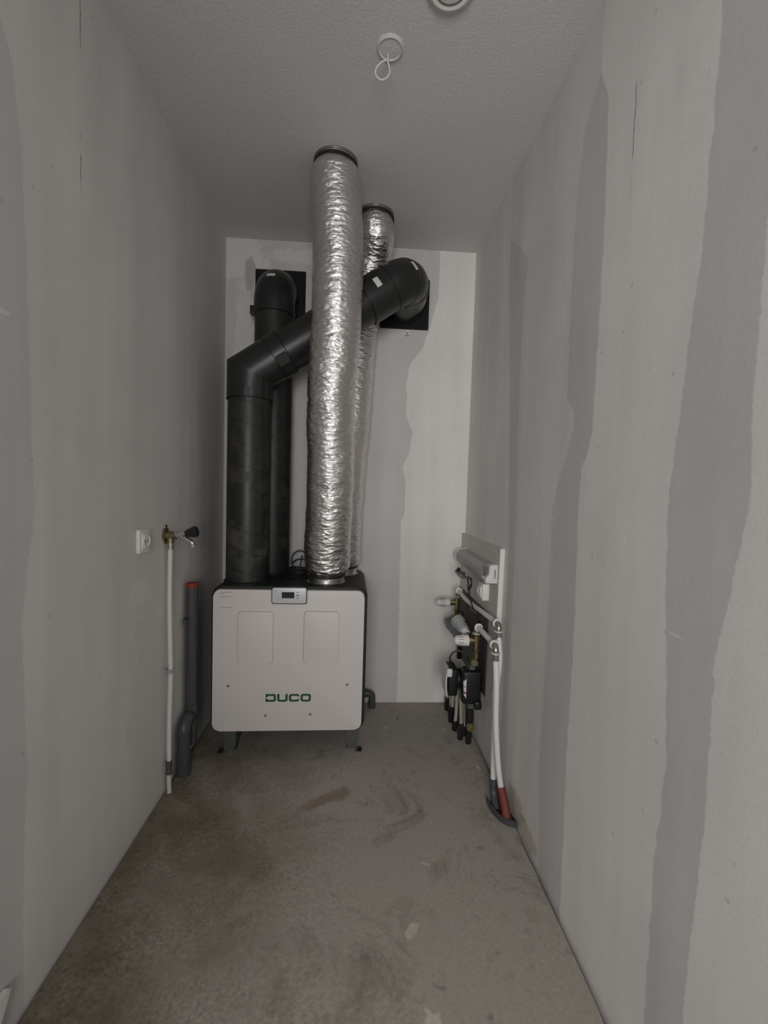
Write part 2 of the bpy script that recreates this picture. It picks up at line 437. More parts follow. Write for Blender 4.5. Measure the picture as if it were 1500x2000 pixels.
# ------------------------------------------------------------------ room shell
fl = NB(); edge = []
random.seed(8)
NS = 90
for k in range(NS + 1):
    y = 0.0 - 0.004 + (YF - 2.2) * k / NS
    edge.append((0.0085 + 0.0035 * noise.noise(Vector((k * 0.9, 1.3, 0))), y))
for k in range(NS, -1, -1):
    y = 0.0 - 0.004 + (YF - 2.2) * k / NS
    edge.append((W - 0.0120 - 0.0060 * noise.noise(Vector((k * 0.8, 7.7, 0))), y))
a = [fl.verts.new((x, y, 0.0)) for x, y in edge]; b = [fl.verts.new((x, y, -0.05)) for x, y in edge]
fl.faces.new(a); fl.faces.new(b[::-1])
for k in range(len(a)): fl.faces.new((a[k], b[k], b[(k + 1) % len(a)], a[(k + 1) % len(a)]))
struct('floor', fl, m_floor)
struct('trim_2', box(NB(), -0.12, W + 0.12, YF - 2.2, 0.12, -0.12, -0.05), m_under)
struct('ceiling', box(NB(), -0.12, W + 0.12, YF - 0.12, 0.12, H, H + 0.10), m_ceil)
GAP = -0.05                                  # boards run down past the screed joint
struct('wall_left', box(NB(), -0.10, 0.0, YF - 0.1, 0.10, GAP, H), m_wl)
struct('wall_right', box(NB(), W, W + 0.10, YF - 0.1, 0.10, GAP, H), m_wr)
struct('wall_back', box(NB(), 0.0, W, 0.0, 0.10, GAP, H), m_wb)
DX0, DX1, DZ = 0.38, 1.22, 2.12
bm = NB(); box(bm, 0, DX0, YF - 0.1, YF, GAP, H); box(bm, DX1, W, YF - 0.1, YF, GAP, H); box(bm, DX0, DX1, YF - 0.1, YF, DZ, H)
struct('wall_front', bm, m_wf)
bm = NB(); box(bm, DX0 - 0.05, DX0 + 0.01, YF - 0.11, YF + 0.012, 0, DZ + 0.05, 0.003); box(bm, DX1 - 0.01, DX1 + 0.05, YF - 0.11, YF + 0.012, 0, DZ + 0.05, 0.003)
box(bm, DX0 + 0.01, DX1 - 0.01, YF - 0.11, YF + 0.012, DZ - 0.01, DZ + 0.05, 0.003)
struct('trim_1', bm, m_jamb)

# ------------------------------------------------------------------ ventilation unit
UX0, UX1, UZ0, UZ1, UY = 0.107, 0.812, 0.115, 0.794, -0.515
UYAW = 0.0165
_piv = Vector((0.11, -0.52, 0))


def U(p):
    d = Vector(p) - _piv; c, s = math.cos(UYAW), math.sin(UYAW)
    return _piv + Vector((d.x * c - d.y * s, d.x * s + d.y * c, d.z))


def uobj(name, bm, m, parent, label=None, smooth=25):
    for v in bm.verts: v.co = U(v.co)
    return obj(name, bm, m, parent, label, smooth)


unit = thing('ventilation_unit', (0.46, -0.30, 0), 'white-fronted ventilation unit in a charcoal case standing on the floor', 'ventilation unit')
uobj('case', slab(NB(), rrect(UX0, UX1, UZ0, UZ1, 0.045, 8), UY, -0.075, 0.012, 3), m_case, unit, 'charcoal rounded outer case')
PY = UY - 0.016
fp = uobj('front_panel', slab(NB(), rrect(UX0 + 0.011, UX1 - 0.014, UZ0 + 0.010, UZ1 - 0.014, 0.032, 8), PY, UY + 0.004, 0.004, 3), m_panel, unit, 'white front panel')
for x0, x1, z0, z1 in ((0.231, 0.386, 0.443, 0.681), (0.526, 0.683, 0.446, 0.684)):
    uobj('cover_shade', slab(NB(), rrect(x0 - 0.0026, x1 + 0.0008, z0 - 0.0026, z1 + 0.0008, 0.015, 5), PY - 0.0012, PY + 0.001), m_cover_shade, fp)  # grey rim under the cover, wider left and below as a painted shadow
    uobj('inspection_cover', slab(NB(), rrect(x0, x1, z0, z1, 0.014, 5), PY - 0.0080, PY + 0.001, 0.002, 2), m_panel, fp)
for x, z in ((0.189, 0.337), (0.728, 0.341), (0.357, 0.198), (0.561, 0.202)):
    uobj('panel_screw', lathe(NB(), [(0, 0.006), (0.0016, 0.006), (0.0022, 0.0042), (0.0006, 0.003), (0.0006, 0.0005)], (x, PY, z), (0, -1, 0), 12), m_dlabel, fp)
# control panel
cp = uobj('control_panel', slab(NB(), rrect(0.3765, 0.536, 0.718, 0.7965, 0.010, 5), PY - 0.006, PY + 0.02, 0.002, 2), m_black, unit, 'small control panel with dark screen')
uobj('faceplate', slab(NB(), rrect(0.3805, 0.532, 0.7225, 0.7925, 0.008, 5), PY - 0.0095, PY - 0.005, 0.0015, 2), m_ctrl, cp, 'silver-grey faceplate')
uobj('screen', slab(NB(), rrect(0.423, 0.479, 0.746, 0.774, 0.001, 2), PY - 0.0100, PY - 0.008), m_screen, cp, 'dark rectangular display')
cx = 0.4935
uobj('button', slab(NB(), [(cx - 0.006, 0.7712), (cx + 0.006, 0.7712), (cx, 0.7748)], PY - 0.0105, PY - 0.008), m_black, cp)
uobj('button', slab(NB(), rrect(cx - 0.0065, cx + 0.0065, 0.7578, 0.7614, 0.0012, 2), PY - 0.0105, PY - 0.008), m_black, cp)
uobj('button', slab(NB(), [(cx - 0.006, 0.7480), (cx, 0.7444), (cx + 0.006, 0.7480)], PY - 0.0105, PY - 0.008), m_black, cp)


# lettering D U C O
def ribbon(pts, w, wz, y0, y1, closed=False):
    """flat stroke of width w (upright strokes) and wz (level strokes) along x-z points"""
    P = [Vector((p[0], p[1])) for p in pts]; n = len(P); Lf, Rt = [], []
    for i in range(n):
        a = P[(i - 1) % n] if closed or i else P[0]; b = P[(i + 1) % n] if closed or i < n - 1 else P[-1]
        t = (b - a).normalized(); nn = Vector((-t.y, t.x)); off = Vector((nn.x * w / 2, nn.y * wz / 2))
        Lf.append(P[i] + off); Rt.append(P[i] - off)
    bm = NB(); A = [[bm.verts.new((q.x, y, q.y)) for q in S] for S in (Lf, Rt) for y in (y0, y1)]
    L0, L1_, R0, R1_ = A
    for i in range(n if closed else n - 1):
        j = (i + 1) % n
        bm.faces.new((L0[i], L0[j], R0[j], R0[i])); bm.faces.new((L1_[i], R1_[i], R1_[j], L1_[j]))
        bm.faces.new((L0[i], L1_[i], L1_[j], L0[j])); bm.faces.new((R0[i], R0[j], R1_[j], R1_[i]))
    if not closed:
        for i in (0, n - 1): bm.faces.new((L0[i], R0[i], R1_[i], L1_[i]))
    return bm


def corner(cx_, cz_, r, a0, a1): return [(cx_ + r * math.cos(math.radians(a0 + (a1 - a0) * k / 5)), cz_ + r * math.sin(math.radians(a0 + (a1 - a0) * k / 5))) for k in range(6)]


sw, sz = 0.0102, 0.0088
zt, zb = 0.2985 - sz / 2, 0.2625 + sz / 2; zm = (zt + zb) / 2
lx = 0.3565; lw = 0.0470; pitch = 0.0530; q = 0.0058
for i, ch in enumerate('DUCO'):
    a = lx + pitch * i + sw / 2; b = lx + pitch * i + lw - sw / 2
    if ch == 'D':
        x0, x1, z0, z1, ro, ri, gp = a - sw / 2, b + sw / 2, zb - sz / 2, zt + sz / 2, 0.0095, 0.003, 0.003
        P = [(x0, zm + gp), (x0 + sw * 0.9, zm + gp), (x0 + sw, zm + gp * 2.2), (x0 + sw, z1 - sz)] + corner(x1 - sw - ri, z1 - sz - ri, ri, 90, 0) + corner(x1 - sw - ri, z0 + sz + ri, ri, 0, -90)
        P += [(x0 + sw, z0 + sz), (x0 + sw, zm - gp * 2.2), (x0 + sw * 0.9, zm - gp), (x0, zm - gp), (x0, z0)] + corner(x1 - ro, z0 + ro, ro, -90, 0) + corner(x1 - ro, z1 - ro, ro, 0, 90) + [(x0, z1)]
        uobj('letter', slab(NB(), P, PY - 0.0012, PY + 0.0005), m_green, fp, 'dark green letter D', 0); continue
    if ch == 'U': P = [(a, zt + sz / 2)] + corner(a + q, zb + q, q, 180, 270) + corner(b - q, zb + q, q, 270, 360) + [(b, zt + sz / 2)]
    if ch == 'C': P = [(b, zm + 0.0062)] + corner(b - q, zt - q, q, 0, 90) + corner(a + q, zt - q, q, 90, 180) + corner(a + q, zb + q, q, 180, 270) + corner(b - q, zb + q, q, 270, 360) + [(b, zm - 0.0062)]
    if ch == 'O': P = corner(b - q, zt - q, q, 0, 90) + corner(a + q, zt - q, q, 90, 180) + corner(a + q, zb + q, q, 180, 270) + corner(b - q, zb + q, q, 270, 360)
    uobj('letter', ribbon(P, sw, sz, PY - 0.0012, PY + 0.0005, ch == 'O'), m_green, fp, 'dark green letter ' + ch, 0)
# small printed sticker (its square code is left out)
st = uobj('sticker', slab(NB(), rrect(0.141, 0.209, 0.690, 0.773, 0.001, 2), PY - 0.0006, PY + 0.0005), m_panel, fp)
bm = NB()
random.seed(4)
for zz, x0, x1 in ((0.7665, 0.152, 0.198), (0.7615, 0.147, 0.166), (0.7475, 0.150, 0.200), (0.698, 0.148, 0.188), (0.698, 0.190, 0.205)):
    x = x0
    while x < x1:
        l = random.uniform(0.002, 0.006); slab(bm, [(x, zz), (min(x + l, x1), zz), (min(x + l, x1), zz + 0.0019), (x, zz + 0.0019)], PY - 0.0010, PY); x += l + 0.0008
uobj('print_line', bm, m_ink, st, None, 0)['kind'] = 'stuff'
# legs
for sgn, xa, xb in ((-1, 0.158, 0.212), (1, 0.730, 0.782)):
    bm = NB(); xi = xb if sgn < 0 else xa; xo = xa if sgn < 0 else xb     # inner / outer side
    r = 0.022
    poly = [(xo, UZ0 + 0.01), (xo, 0.004)] + [(xi + sgn * r - sgn * r * math.sin(math.radians(t)), 0.004 + r - r * math.cos(math.radians(t))) for t in range(0, 91, 15)] + [(xi, UZ0 + 0.01)]
    slab(bm, poly, -0.475, -0.472)
    for yy in (-0.472, -0.17): box(bm, min(xo, xi), max(xo, xi), yy, yy + 0.05, 0.004, 0.0065)
    slab(bm, poly, -0.123, -0.120)
    box(bm, xi - 0.0015, xi + 0.0015, -0.475, -0.12, 0.026, UZ0 + 0.005)
    lg = uobj('leg', bm, m_steel, unit, 'bent grey steel leg bracket')
    xo2 = xo + sgn * 0.014
    bm = NB(); lathe(bm, [(0.003, 0.012), (0.006, 0.012), (0.006, 0.0085), (0.013, 0.0085), (0.013, 0.004), (0.018, 0.004)], (xo2, -0.490, 0.0), (0, 0, 1), 8)
    uobj('anchor_bolt', bm, m_black, lg)
    bm = NB(); box(bm, min(xo2, xo) - 0.008, max(xo2, xo) + 0.008, -0.505, -0.462, 0.0, 0.004, 0.001); uobj('foot_plate', bm, m_steel, lg)
# connection spigots on top: two bare steel, two black
FD1, FD2 = (0.612, -0.372), (0.672, -0.160)
BD1, BD2 = (0.233, -0.390), (0.297, -0.160)
for x, y in (FD1, FD2):
    obj('spigot', lathe(NB(), [(0, 0.093), (0.004, 0.094), (0.005, 0.086), (0.022, 0.085), (0.024, 0.088), (0.028, 0.088), (0.030, 0.085), (0.045, 0.085)], (x, y, UZ1 - 0.002), (0, 0, 1), 48), m_galv, unit, 'bare steel duct spigot')
for x, y in (BD1, BD2):
    obj('spigot', lathe(NB(), [(0, 0.108), (0.006, 0.108), (0.010, 0.0995), (0.016, 0.0995)], (x, y, UZ1 - 0.002), (0, 0, 1), 48), m_case, unit, 'charcoal duct spigot')
uobj('top_label', box(NB(), 0.475, 0.525, -0.40, -0.375, UZ1 - 0.001, UZ1 + 0.0006), m_dlabel, unit, 'grey type label on the top')
uobj('top_seam', box(NB(), 0.36, 0.52, -0.50, -0.34, UZ1 - 0.002, UZ1 + 0.0015, 0.001), m_case, unit, 'low raised hatch on the top')

# ------------------------------------------------------------------ crinkled foil ducts
def foil_duct(pts, rad, seed, name, label):
    path = smoothpath(pts, 46)
    d = [0]
    for a, b in zip(path, path[1:]): d.append(d[-1] + (b - a).length)
    Lg = d[-1]; R = []
    for s in d:
        e = min(s, Lg - s); k = min(1, max(0, (e - 0.006) / 0.05)); k = k * k * (3 - 2 * k)
        t = s / Lg; body = rad[0] + (rad[1] - rad[0]) * t
        R.append(0.0868 + (body - 0.0868) * k)
    seg = 112; off = Vector((seed * 7.3, seed * 3.1, seed * 5.7))

    def fn(i, j, p, nrm):
        s = d[i]; e = min(s, Lg - s); k = min(1, max(0.0, (e - 0.004) / 0.03)); k2 = 0.15 + 0.85 * k
        a = 2 * PI * j / seg; c = Vector((math.cos(a), math.sin(a), 0))
        q = c * 1.0 + Vector((0, 0, s * 11.0)) + off
        big = noise.noise(q * 0.9)
        ridge = 1 - abs(noise.noise(Vector((c.x * 1.7, c.y * 1.7, s * 42)) + off)) * 2
        ridge2 = 1 - abs(noise.noise(Vector((c.x * 3.6, c.y * 3.6, s * 75)) + off * 2)) * 2
        fine = noise.noise(Vector((c.x * 9, c.y * 9, s * 120)) + off * 3)
        w = 0.75 + 0.5 * noise.noise(c * 0.8 + Vector((0, 0, s * 4)) + off)
        low = 1.25 - 0.70 * s / Lg
        return p + nrm * (k2 * (0.0045 * big + (0.0030 * ridge + 0.0021 * ridge2) * w * low + 0.0009 * fine) - 0.002)
    bm = NB(); tube(bm, path, R, seg, True, fn)
    t = thing(name, pts[0], label, 'duct', 'silver foil ducts from unit to ceiling')
    obj('foil_hose', bm, m_foil, t, 'crinkled aluminium foil hose', 75)
    for s0 in (0.012, Lg - 0.012):
        i = min(range(len(d)), key=lambda k: abs(d[k] - s0)); fr = frames(path)[i]
        bm = NB(); lathe(bm, [(-0.0045, 0.087), (-0.0045, 0.0925), (0.0045, 0.0925), (0.0045, 0.087)], fr[0], fr[1], 56)
        nrm = (CAM - fr[0]); nrm = (nrm - fr[1] * nrm.dot(fr[1])).normalized(); sd = fr[1].cross(nrm)
        pos = fr[0] + sd * 0.0925 * (0.85 if s0 > 0.1 else -0.9) + nrm * 0.03
        st_ = obj('strap', bm, m_strap, t, 'black tightening strap')
        obj('strap_buckle', box(NB(), pos.x - 0.006, pos.x + 0.006, pos.y - 0.007, pos.y + 0.007, pos.z - 0.007, pos.z + 0.007, 0.002), m_strap, st_)
    return t


ZB = UZ1 + 0.027
def px_path(lst): return [at(x, y, 1, Y) for x, y, Y in lst]


foil_duct([(FD1[0], FD1[1], ZB), (0.613, -0.380, 0.88)] + px_path([(640, 1050, -0.412), (643, 1000, -0.435), (646, 900, -0.475), (646, 800, -0.515), (652, 700, -0.551), (658, 600, -0.586), (660, 500, -0.600), (658, 408, -0.615)]) + [(0.627, -0.618, 2.53), (0.627, -0.618, 2.590)],
          (0.108, 0.106), 1, 'foil_duct', 'wide silver foil duct rising from the unit front edge to the ceiling')
foil_duct([(FD2[0], FD2[1], ZB), (0.672, -0.160, 0.87)] + px_path([(669, 1010, -0.155), (677, 907, -0.145), (688, 800, -0.135), (695, 700, -0.127), (704, 625, -0.124), (717, 560, -0.150), (727, 505, -0.205), (734, 462, -0.270)]) + [(0.805, -0.285, 2.53), (0.805, -0.285, 2.590)],
          (0.104, 0.094), 2, 'foil_duct', 'silver foil duct passing behind the black elbow up to the ceiling')
for (x, y), lb in (((0.627, -0.618), 'steel ceiling collar holding the wide front foil duct'), ((0.805, -0.285), 'steel ceiling collar above the foil duct behind the black elbow')):
    c = thing('ceiling_collar', (x, y, H), lb, 'duct collar', 'steel collars in the ceiling')
    obj('flange', lathe(NB(), [(0, 0.0905), (0.002, 0.0905), (0.003, 0.087), (0.004, 0.087)], (x, y, H), (0, 0, -1), 56), m_galv, c)
    obj('spigot', lathe(NB(), [(0, 0.0862), (0.004, 0.0862), (0.005, 0.0875), (0.007, 0.0875), (0.008, 0.0850), (0.04, 0.0845)], (x, y, H), (0, 0, -1), 56), m_galv, c)

# ------------------------------------------------------------------ black insulated ducts
RD = 0.0985
# front one: up from the unit, mitred bend, long diagonal, bend into the back wall
ax1 = Vector((BD1[0], BD1[1], 1.775)); ax2 = at(797, 541, 1, -0.350); dg = (ax2 - ax1).normalized(); ax3 = Vector((0.986, 0.0, 2.285))
bd = thing('black_duct', (BD1[0], BD1[1], UZ1 + 0.005), 'black insulated duct bending diagonally behind the wide foil duct', 'duct', 'black rigid insulated ducts')
obj('lower_pipe', tube(NB(), [(BD1[0], BD1[1], UZ1 + 0.008), (BD1[0], BD1[1], 1.70)], RD, 56), m_duct, bd, 'upright black pipe with dusty spiral seams')


def mitre(bm, a, c, b, r, seg=56, n=1):
    """two straight pieces a-c-b meeting in a mitre at c"""
    a, b, c = Vector(a), Vector(b), Vector(c); d1 = (c - a).normalized(); d2 = (b - c).normalized()
    bis = (d1 + d2).normalized(); side = d1.cross(d2).normalized()
    u1 = side.cross(d1)
    rings = [[], [], []]
    for j in range(seg):
        t = 2 * PI * j / seg; o = (side * math.cos(t) + u1 * math.sin(t)) * r
        p = a + o; rings[0].append(bm.verts.new(p))
        k = (c - p).dot(bis) / d1.dot(bis); m_ = p + d1 * k; rings[1].append(bm.verts.new(m_))
        k2 = (b - m_).dot(d2); rings[2].append(bm.verts.new(m_ + d2 * k2))
    for p, q_ in zip(rings, rings[1:]):
        for j in range(seg): bm.faces.new((p[j], p[(j + 1) % seg], q_[(j + 1) % seg], q_[j]))
    bm.faces.new(rings[0][::-1]); bm.faces.new(rings[-1])
    return bm


RB = RD + 0.005
el = obj('elbow', mitre(NB(), (BD1[0], BD1[1], 1.652), ax1, ax1 + dg * 0.145, RB), m_elbow, bd, 'sharp mitred black elbow', 30)


def latch(p, d, nrm, parent, L=0.042, wv=0.020):
    """small moulded clip tab lying on a coupling: p on the surface, d along the pipe, nrm outward"""
    d = Vector(d).normalized(); nrm = Vector(nrm).normalized(); s = d.cross(nrm)
    bm = NB(); t = bmesh.new(); bmesh.ops.create_cube(t, size=1)
    bmesh.ops.bevel(t, geom=t.edges[:], offset=0.08, segments=2, affect='EDGES')
    join(bm, t, lambda c: Vector(p) + d * c.x * L + s * c.y * wv + nrm * c.z * 0.010)
    return obj('clip_tab', bm, m_elbow, parent)


latch((BD1[0] + 0.012, BD1[1] - RB - 0.001, 1.672), (0, 0, 1), (0.1, -1, 0), el)
latch((BD1[0] + 0.030, BD1[1] - RB + 0.003, 1.672), (0, 0, 1), (0.25, -1, 0), el, 0.042, 0.012)
p0 = ax1 + dg * 0.143
obj('diagonal_pipe', tube(NB(), [p0, ax2 - dg * 0.235], RD, 56), m_elbow, bd, 'diagonal black pipe')
nrm = Vector((0.3, -1, -0.45)); nrm = (nrm - dg * nrm.dot(dg)).normalized()
cl = obj('coupling', lathe(NB(), [(0, RD), (0.001, RB + 0.003), (0.060, RB + 0.003), (0.061, RD)], p0 - dg * 0.010, dg, 56), m_elbow, bd, 'black coupling ring')
for dd_ in (-0.012, 0.051):
    obj('joint_line', lathe(NB(), [(0, RD), (0.0002, RB + 0.0042), (0.0028, RB + 0.0042), (0.003, RD)], p0 + dg * dd_, dg, 56), m_plate, cl)
obj('joint_line', lathe(NB(), [(0, RD), (0.0002, RB + 0.0014), (0.0028, RB + 0.0014), (0.003, RD)], (BD1[0], BD1[1], 1.650), (0, 0, 1), 56), m_plate, el)
latch(p0 + dg * 0.02 + nrm * (RB + 0.004), dg, nrm, cl, 0.055, 0.05)
nr2 = Vector((0.3, -0.55, -0.85)); nr2 = (nr2 - dg * nr2.dot(dg)).normalized()
latch(p0 + dg * 0.02 + nr2 * (RB + 0.004), dg, nr2, cl, 0.04, 0.03)
bend = fillet([ax2 - dg * 0.25, ax2, ax3 - Vector((0, 0.13, 0.004))], 0.115, 14)
ub = obj('wall_elbow', tube(NB(), bend, RB + 0.003, 56), m_elbow, bd, 'black quarter bend into the wall', 50)
for k, dr in ((1, 0.004), (8, 0.0015), (15, 0.004)):
    fr = frames(bend)[k]
    obj('seam_ring', lathe(NB(), [(-0.012, RB), (-0.010, RB + 0.003 + dr), (0.010, RB + 0.003 + dr), (0.012, RB)], fr[0], fr[1], 56), m_elbow, ub)
obj('wall_pipe', tube(NB(), [ax3 - Vector((0, 0.15, 0.005)), ax3 + Vector((0, -0.012, 0))], RD, 56), m_elbow, bd)


def curved_label(c, d, nrm, r, ln, wd, parent, rot=0.0):
    """paper sticker wrapped on a pipe of radius r with axis d through c"""
    d = Vector(d).normalized(); nrm = Vector(nrm); nrm = (nrm - d * nrm.dot(d)).normalized(); s = d.cross(nrm)
    bm = NB(); rows = []
    for i in range(5):
        a = (i / 4 - 0.5) * wd / r; row = []
        for l in (-0.5, 0.5):
            for rr in (r + 0.0009,): row.append(bm.verts.new(Vector(c) + d * l * ln + (nrm * math.cos(a) + s * math.sin(a)) * rr))
        rows.append(row)
    for a_, b_ in zip(rows, rows[1:]): bm.faces.new((a_[0], a_[1], b_[1], b_[0]))
    ret = bmesh.ops.extrude_face_region(bm, geom=bm.faces[:])
    for v in [g for g in ret['geom'] if isinstance(g, bmesh.types.BMVert)]: v.co -= nrm * 0.0015
    return obj('sticker', bm, m_label, parent, 'small white paper sticker')




def label_at(px, py, axis_pts, r, ln, wd, parent):
    """sticker where the sight line through a photo pixel meets a pipe"""
    fr_ = frames(axis_pts); d_ = (at(px, py, 1, 0.0) - CAM).normalized(); best = None
    for k in range(1600, 3200):
        q_ = CAM + d_ * (k * 0.001)
        for a_, b_ in zip(axis_pts, axis_pts[1:]):
            a_, b_ = Vector(a_), Vector(b_); ab = b_ - a_
            t_ = (q_ - a_).dot(ab) / ab.length_squared
            if 0 <= t_ <= 1 and (q_ - a_ - ab * t_).length <= r:
                return curved_label(a_ + ab * t_, ab, q_ - a_ - ab * t_, r, ln, wd, parent)


label_at(737, 550, bend, RB + 0.0036, 0.026, 0.048, ub)
label_at(809, 520, bend, RB + 0.0050, 0.018, 0.046, ub)

# rear one: straight up, then a quarter bend into the wall
rd = thing('black_duct', (BD2[0], BD2[1], UZ1 + 0.005), 'black insulated duct rising straight up the back wall behind the diagonal duct', 'duct', 'black rigid insulated ducts')
obj('lower_pipe', tube(NB(), [(BD2[0], BD2[1], UZ1 + 0.008), (BD2[0], BD2[1], 2.16)], RD, 56), m_duct, rd, 'upright black pipe with spiral seams')
rb = fillet([(BD2[0], BD2[1], 2.135), (BD2[0], BD2[1], 2.298), (BD2[0], -0.012, 2.298)], 0.112, 14)
re_ = obj('wall_elbow', tube(NB(), rb, RB, 56), m_elbow, rd, 'black quarter bend into the wall', 50)
obj('seam_ring', lathe(NB(), [(-0.010, RB - 0.002), (-0.008, RB + 0.003), (0.008, RB + 0.003), (0.010, RB - 0.002)], (BD2[0], BD2[1], 2.14), (0, 0, 1), 56), m_elbow, re_)
box_ = NB(); box(box_, BD2[0] - RB - 0.016, BD2[0] - RB + 0.012, BD2[1] - 0.03, BD2[1] + 0.01, 2.128, 2.172, 0.004)
obj('clip_tab', box_, m_elbow, re_)
label_at(529, 536, rb, RB + 0.0012, 0.020, 0.042, re_)
# black plates on the wall around both lead-throughs
for x0, x1, z0, z1, lb in ((0.162, 0.436, 2.163, 2.437, 'black square wall plate behind the straight black duct'), (0.853, 1.126, 2.157, 2.430, 'black square wall plate behind the black elbow, above a paper sticker')):
    pl = thing('wall_plate', ((x0 + x1) / 2, 0, z0), lb, 'wall plate', 'black duct wall plates')
    obj('plate', slab(NB(), rrect(x0, x1, z0, z1, 0.003, 2), -0.014, -0.0005, 0.002, 1), m_plate, pl)
    obj('collar', lathe(NB(), [(0, RD + 0.008), (0.012, RD + 0.006), (0.014, RD)], ((x0 + x1) / 2 - 0.002, -0.012, (z0 + z1) / 2 - 0.006), (0, -1, 0), 48), m_plate, pl)
ws = thing('wall_sticker', (0.965, 0, 2.118), 'white paper sticker with a small barcode under the black wall plate', 'sticker')
slb = obj('paper', slab(NB(), [(0.905, 2.116), (1.024, 2.113), (1.024, 2.150), (0.906, 2.153)], -0.0012, -0.0001), m_label, ws)
bm = NB(); random.seed(3)
for zz, xa, xb in ((2.146, 0.915, 0.99), (2.140, 0.915, 0.985), (2.134, 0.915, 0.97), (2.122, 0.925, 0.975)):
    x = xa
    while x < xb:
        l = random.uniform(0.003, 0.009); slab(bm, [(x, zz), (x + l, zz), (x + l, zz + 0.0012), (x, zz + 0.0012)], -0.0016, -0.0008); x += l + 0.002
obj('print_line', bm, m_actu, slb, None, 0)['kind'] = 'stuff'
bm = NB(); x = 0.995
while x < 1.018:
    l = random.choice((0.0008, 0.0014)); slab(bm, [(x, 2.119), (x + l, 2.119), (x + l, 2.126), (x, 2.126)], -0.0016, -0.0008); x += l + 0.0009
slab(bm, [(1.006, 2.132), (1.012, 2.132), (1.012, 2.139), (1.006, 2.139)], -0.0016, -0.0008)
obj('barcode', bm, m_black, slb, None, 0)['kind'] = 'stuff'

# ------------------------------------------------------------------ cable coil on top of the unit
cc = thing('power_cable', (0.43, -0.17, UZ1), 'coiled black power cable lying on top of the unit', 'cable')
pts = []
ctr = Vector((0.452, -0.115, UZ1 + 0.058))
for k in range(0, 420, 15):
    a = math.radians(k + 200); rr = 0.050 + 0.002 * math.sin(k * 0.05)
    pts.append(ctr + Vector((math.cos(a) * rr, -0.012 * k / 420 + 0.01 * math.sin(a), math.sin(a) * rr)))
obj('cable_loop', tube(NB(), pts, 0.0042, 10), m_black, cc)
pts = []
for k in range(0, 1080, 20):
    a = math.radians(k); rr = 0.050 - 0.000008 * k
    pts.append(Vector((0.458 + math.cos(a) * rr * 1.2, -0.235 + math.sin(a) * rr * 0.8, UZ1 + 0.008 + 0.000026 * k + 0.006 * math.sin(a * 0.5))))
pts += [Vector((0.50, -0.26, UZ1 + 0.03)), Vector((0.475, -0.31, UZ1 + 0.006)), Vector((0.42, -0.34, UZ1 + 0.006)), Vector((0.40, -0.37, UZ1 + 0.005))]
obj('cable_loop', tube(NB(), smoothpath(pts, 3), 0.0042, 10), m_black, cc)
pts = [ctr + Vector((-0.048, 0, -0.020)), ctr + Vector((-0.02, -0.01, 0.002)), ctr + Vector((0.015, -0.012, 0.006)), ctr + Vector((0.046, -0.01, -0.012)), ctr + Vector((0.050, -0.012, -0.045))]
obj('cable_loop', tube(NB(), smoothpath(pts, 8), 0.0042, 10), m_black, cc)
pts = [ctr + Vector((0.008, -0.014, 0.030)), ctr + Vector((0.006, -0.014, 0.010)), ctr + Vector((0.002, -0.014, -0.015)), ctr + Vector((-0.004, -0.012, -0.045))]
obj('cable_tie', tube(NB(), smoothpath(pts, 6), 0.0032, 8), m_black, cc)

# ------------------------------------------------------------------ condensate elbow right of the unit
ce = thing('drain_elbow', (0.862, -0.062, 0), 'short grey drain elbow beside the unit by the back wall', 'drain pipe')
obj('pipe', tube(NB(), fillet([(0.815, -0.062, 0.083), (0.866, -0.062, 0.083), (0.866, -0.062, 0.0)], 0.026, 8), 0.0195, 24), m_pvc, ce)
obj('socket_ring', lathe(NB(), [(0, 0.0195), (0.001, 0.0225), (0.022, 0.0225), (0.023, 0.0195)], (0.866, -0.062, 0.001), (0, 0, 1), 24), m_pvc, ce)
obj('socket_ring', lathe(NB(), [(0, 0.0195), (0.001, 0.0225), (0.018, 0.0225), (0.019, 0.0195)], (0.818, -0.062, 0.083), (1, 0, 0), 24), m_pvc, ce)

# ------------------------------------------------------------------ left wall: socket, tap, pipes, drain
so = thing('wall_socket', (0.0, -0.93, 0.998), 'white single wall socket on the plaster beside the water tap', 'socket', 'white wall sockets')
bm = NB()                                     # plate facing +x: build as a slab in (y, z) then turn it


def xslab(poly, x0, x1, bev=0.0, seg=2):
    """outline in y-z, from the wall side x1 to the room side x0"""
    t = NB(); slab(t, poly, 0.0, 1.0, 0.0)
    return t


def plate_yz(y0, y1, z0, z1, r, xa, xb, bev, sign):
    """rounded plate on a side wall; xb is the face towards the room"""
    b_ = NB(); slab(b_, rrect(y0, y1, z0, z1, r, 4), 0.0, abs(xb - xa), bev, 2)
    for v in b_.verts:
        y, d, z = v.co.x, v.co.y, v.co.z; v.co = Vector((xb - sign * d, y, z))
    return b_


obj('frame', plate_yz(-0.974, -0.890, 1.002, 1.086, 0.006, 0.0, 0.011, 0.004, 1), m_white, so)
ins = obj('insert', plate_yz(-0.960, -0.904, 1.016, 1.072, 0.004, 0.010, 0.0145, 0.0015, 1), m_white, so)
bm = NB(); lathe(bm, [(0, 0.0235), (0.0030, 0.0235), (0.0030, 0.0205), (0.0006, 0.0200), (0.0006, 0.001)], (0.0145, -0.932, 1.044), (1, 0, 0), 32)
obj('recess', bm, m_white, ins)
for dy in (-0.0095, 0.0095): obj('pin_hole', lathe(NB(), [(0, 0.0028), (0.0016, 0.0028)], (0.0142, -0.932 + dy, 1.044), (1, 0, 0), 10), m_black, ins)

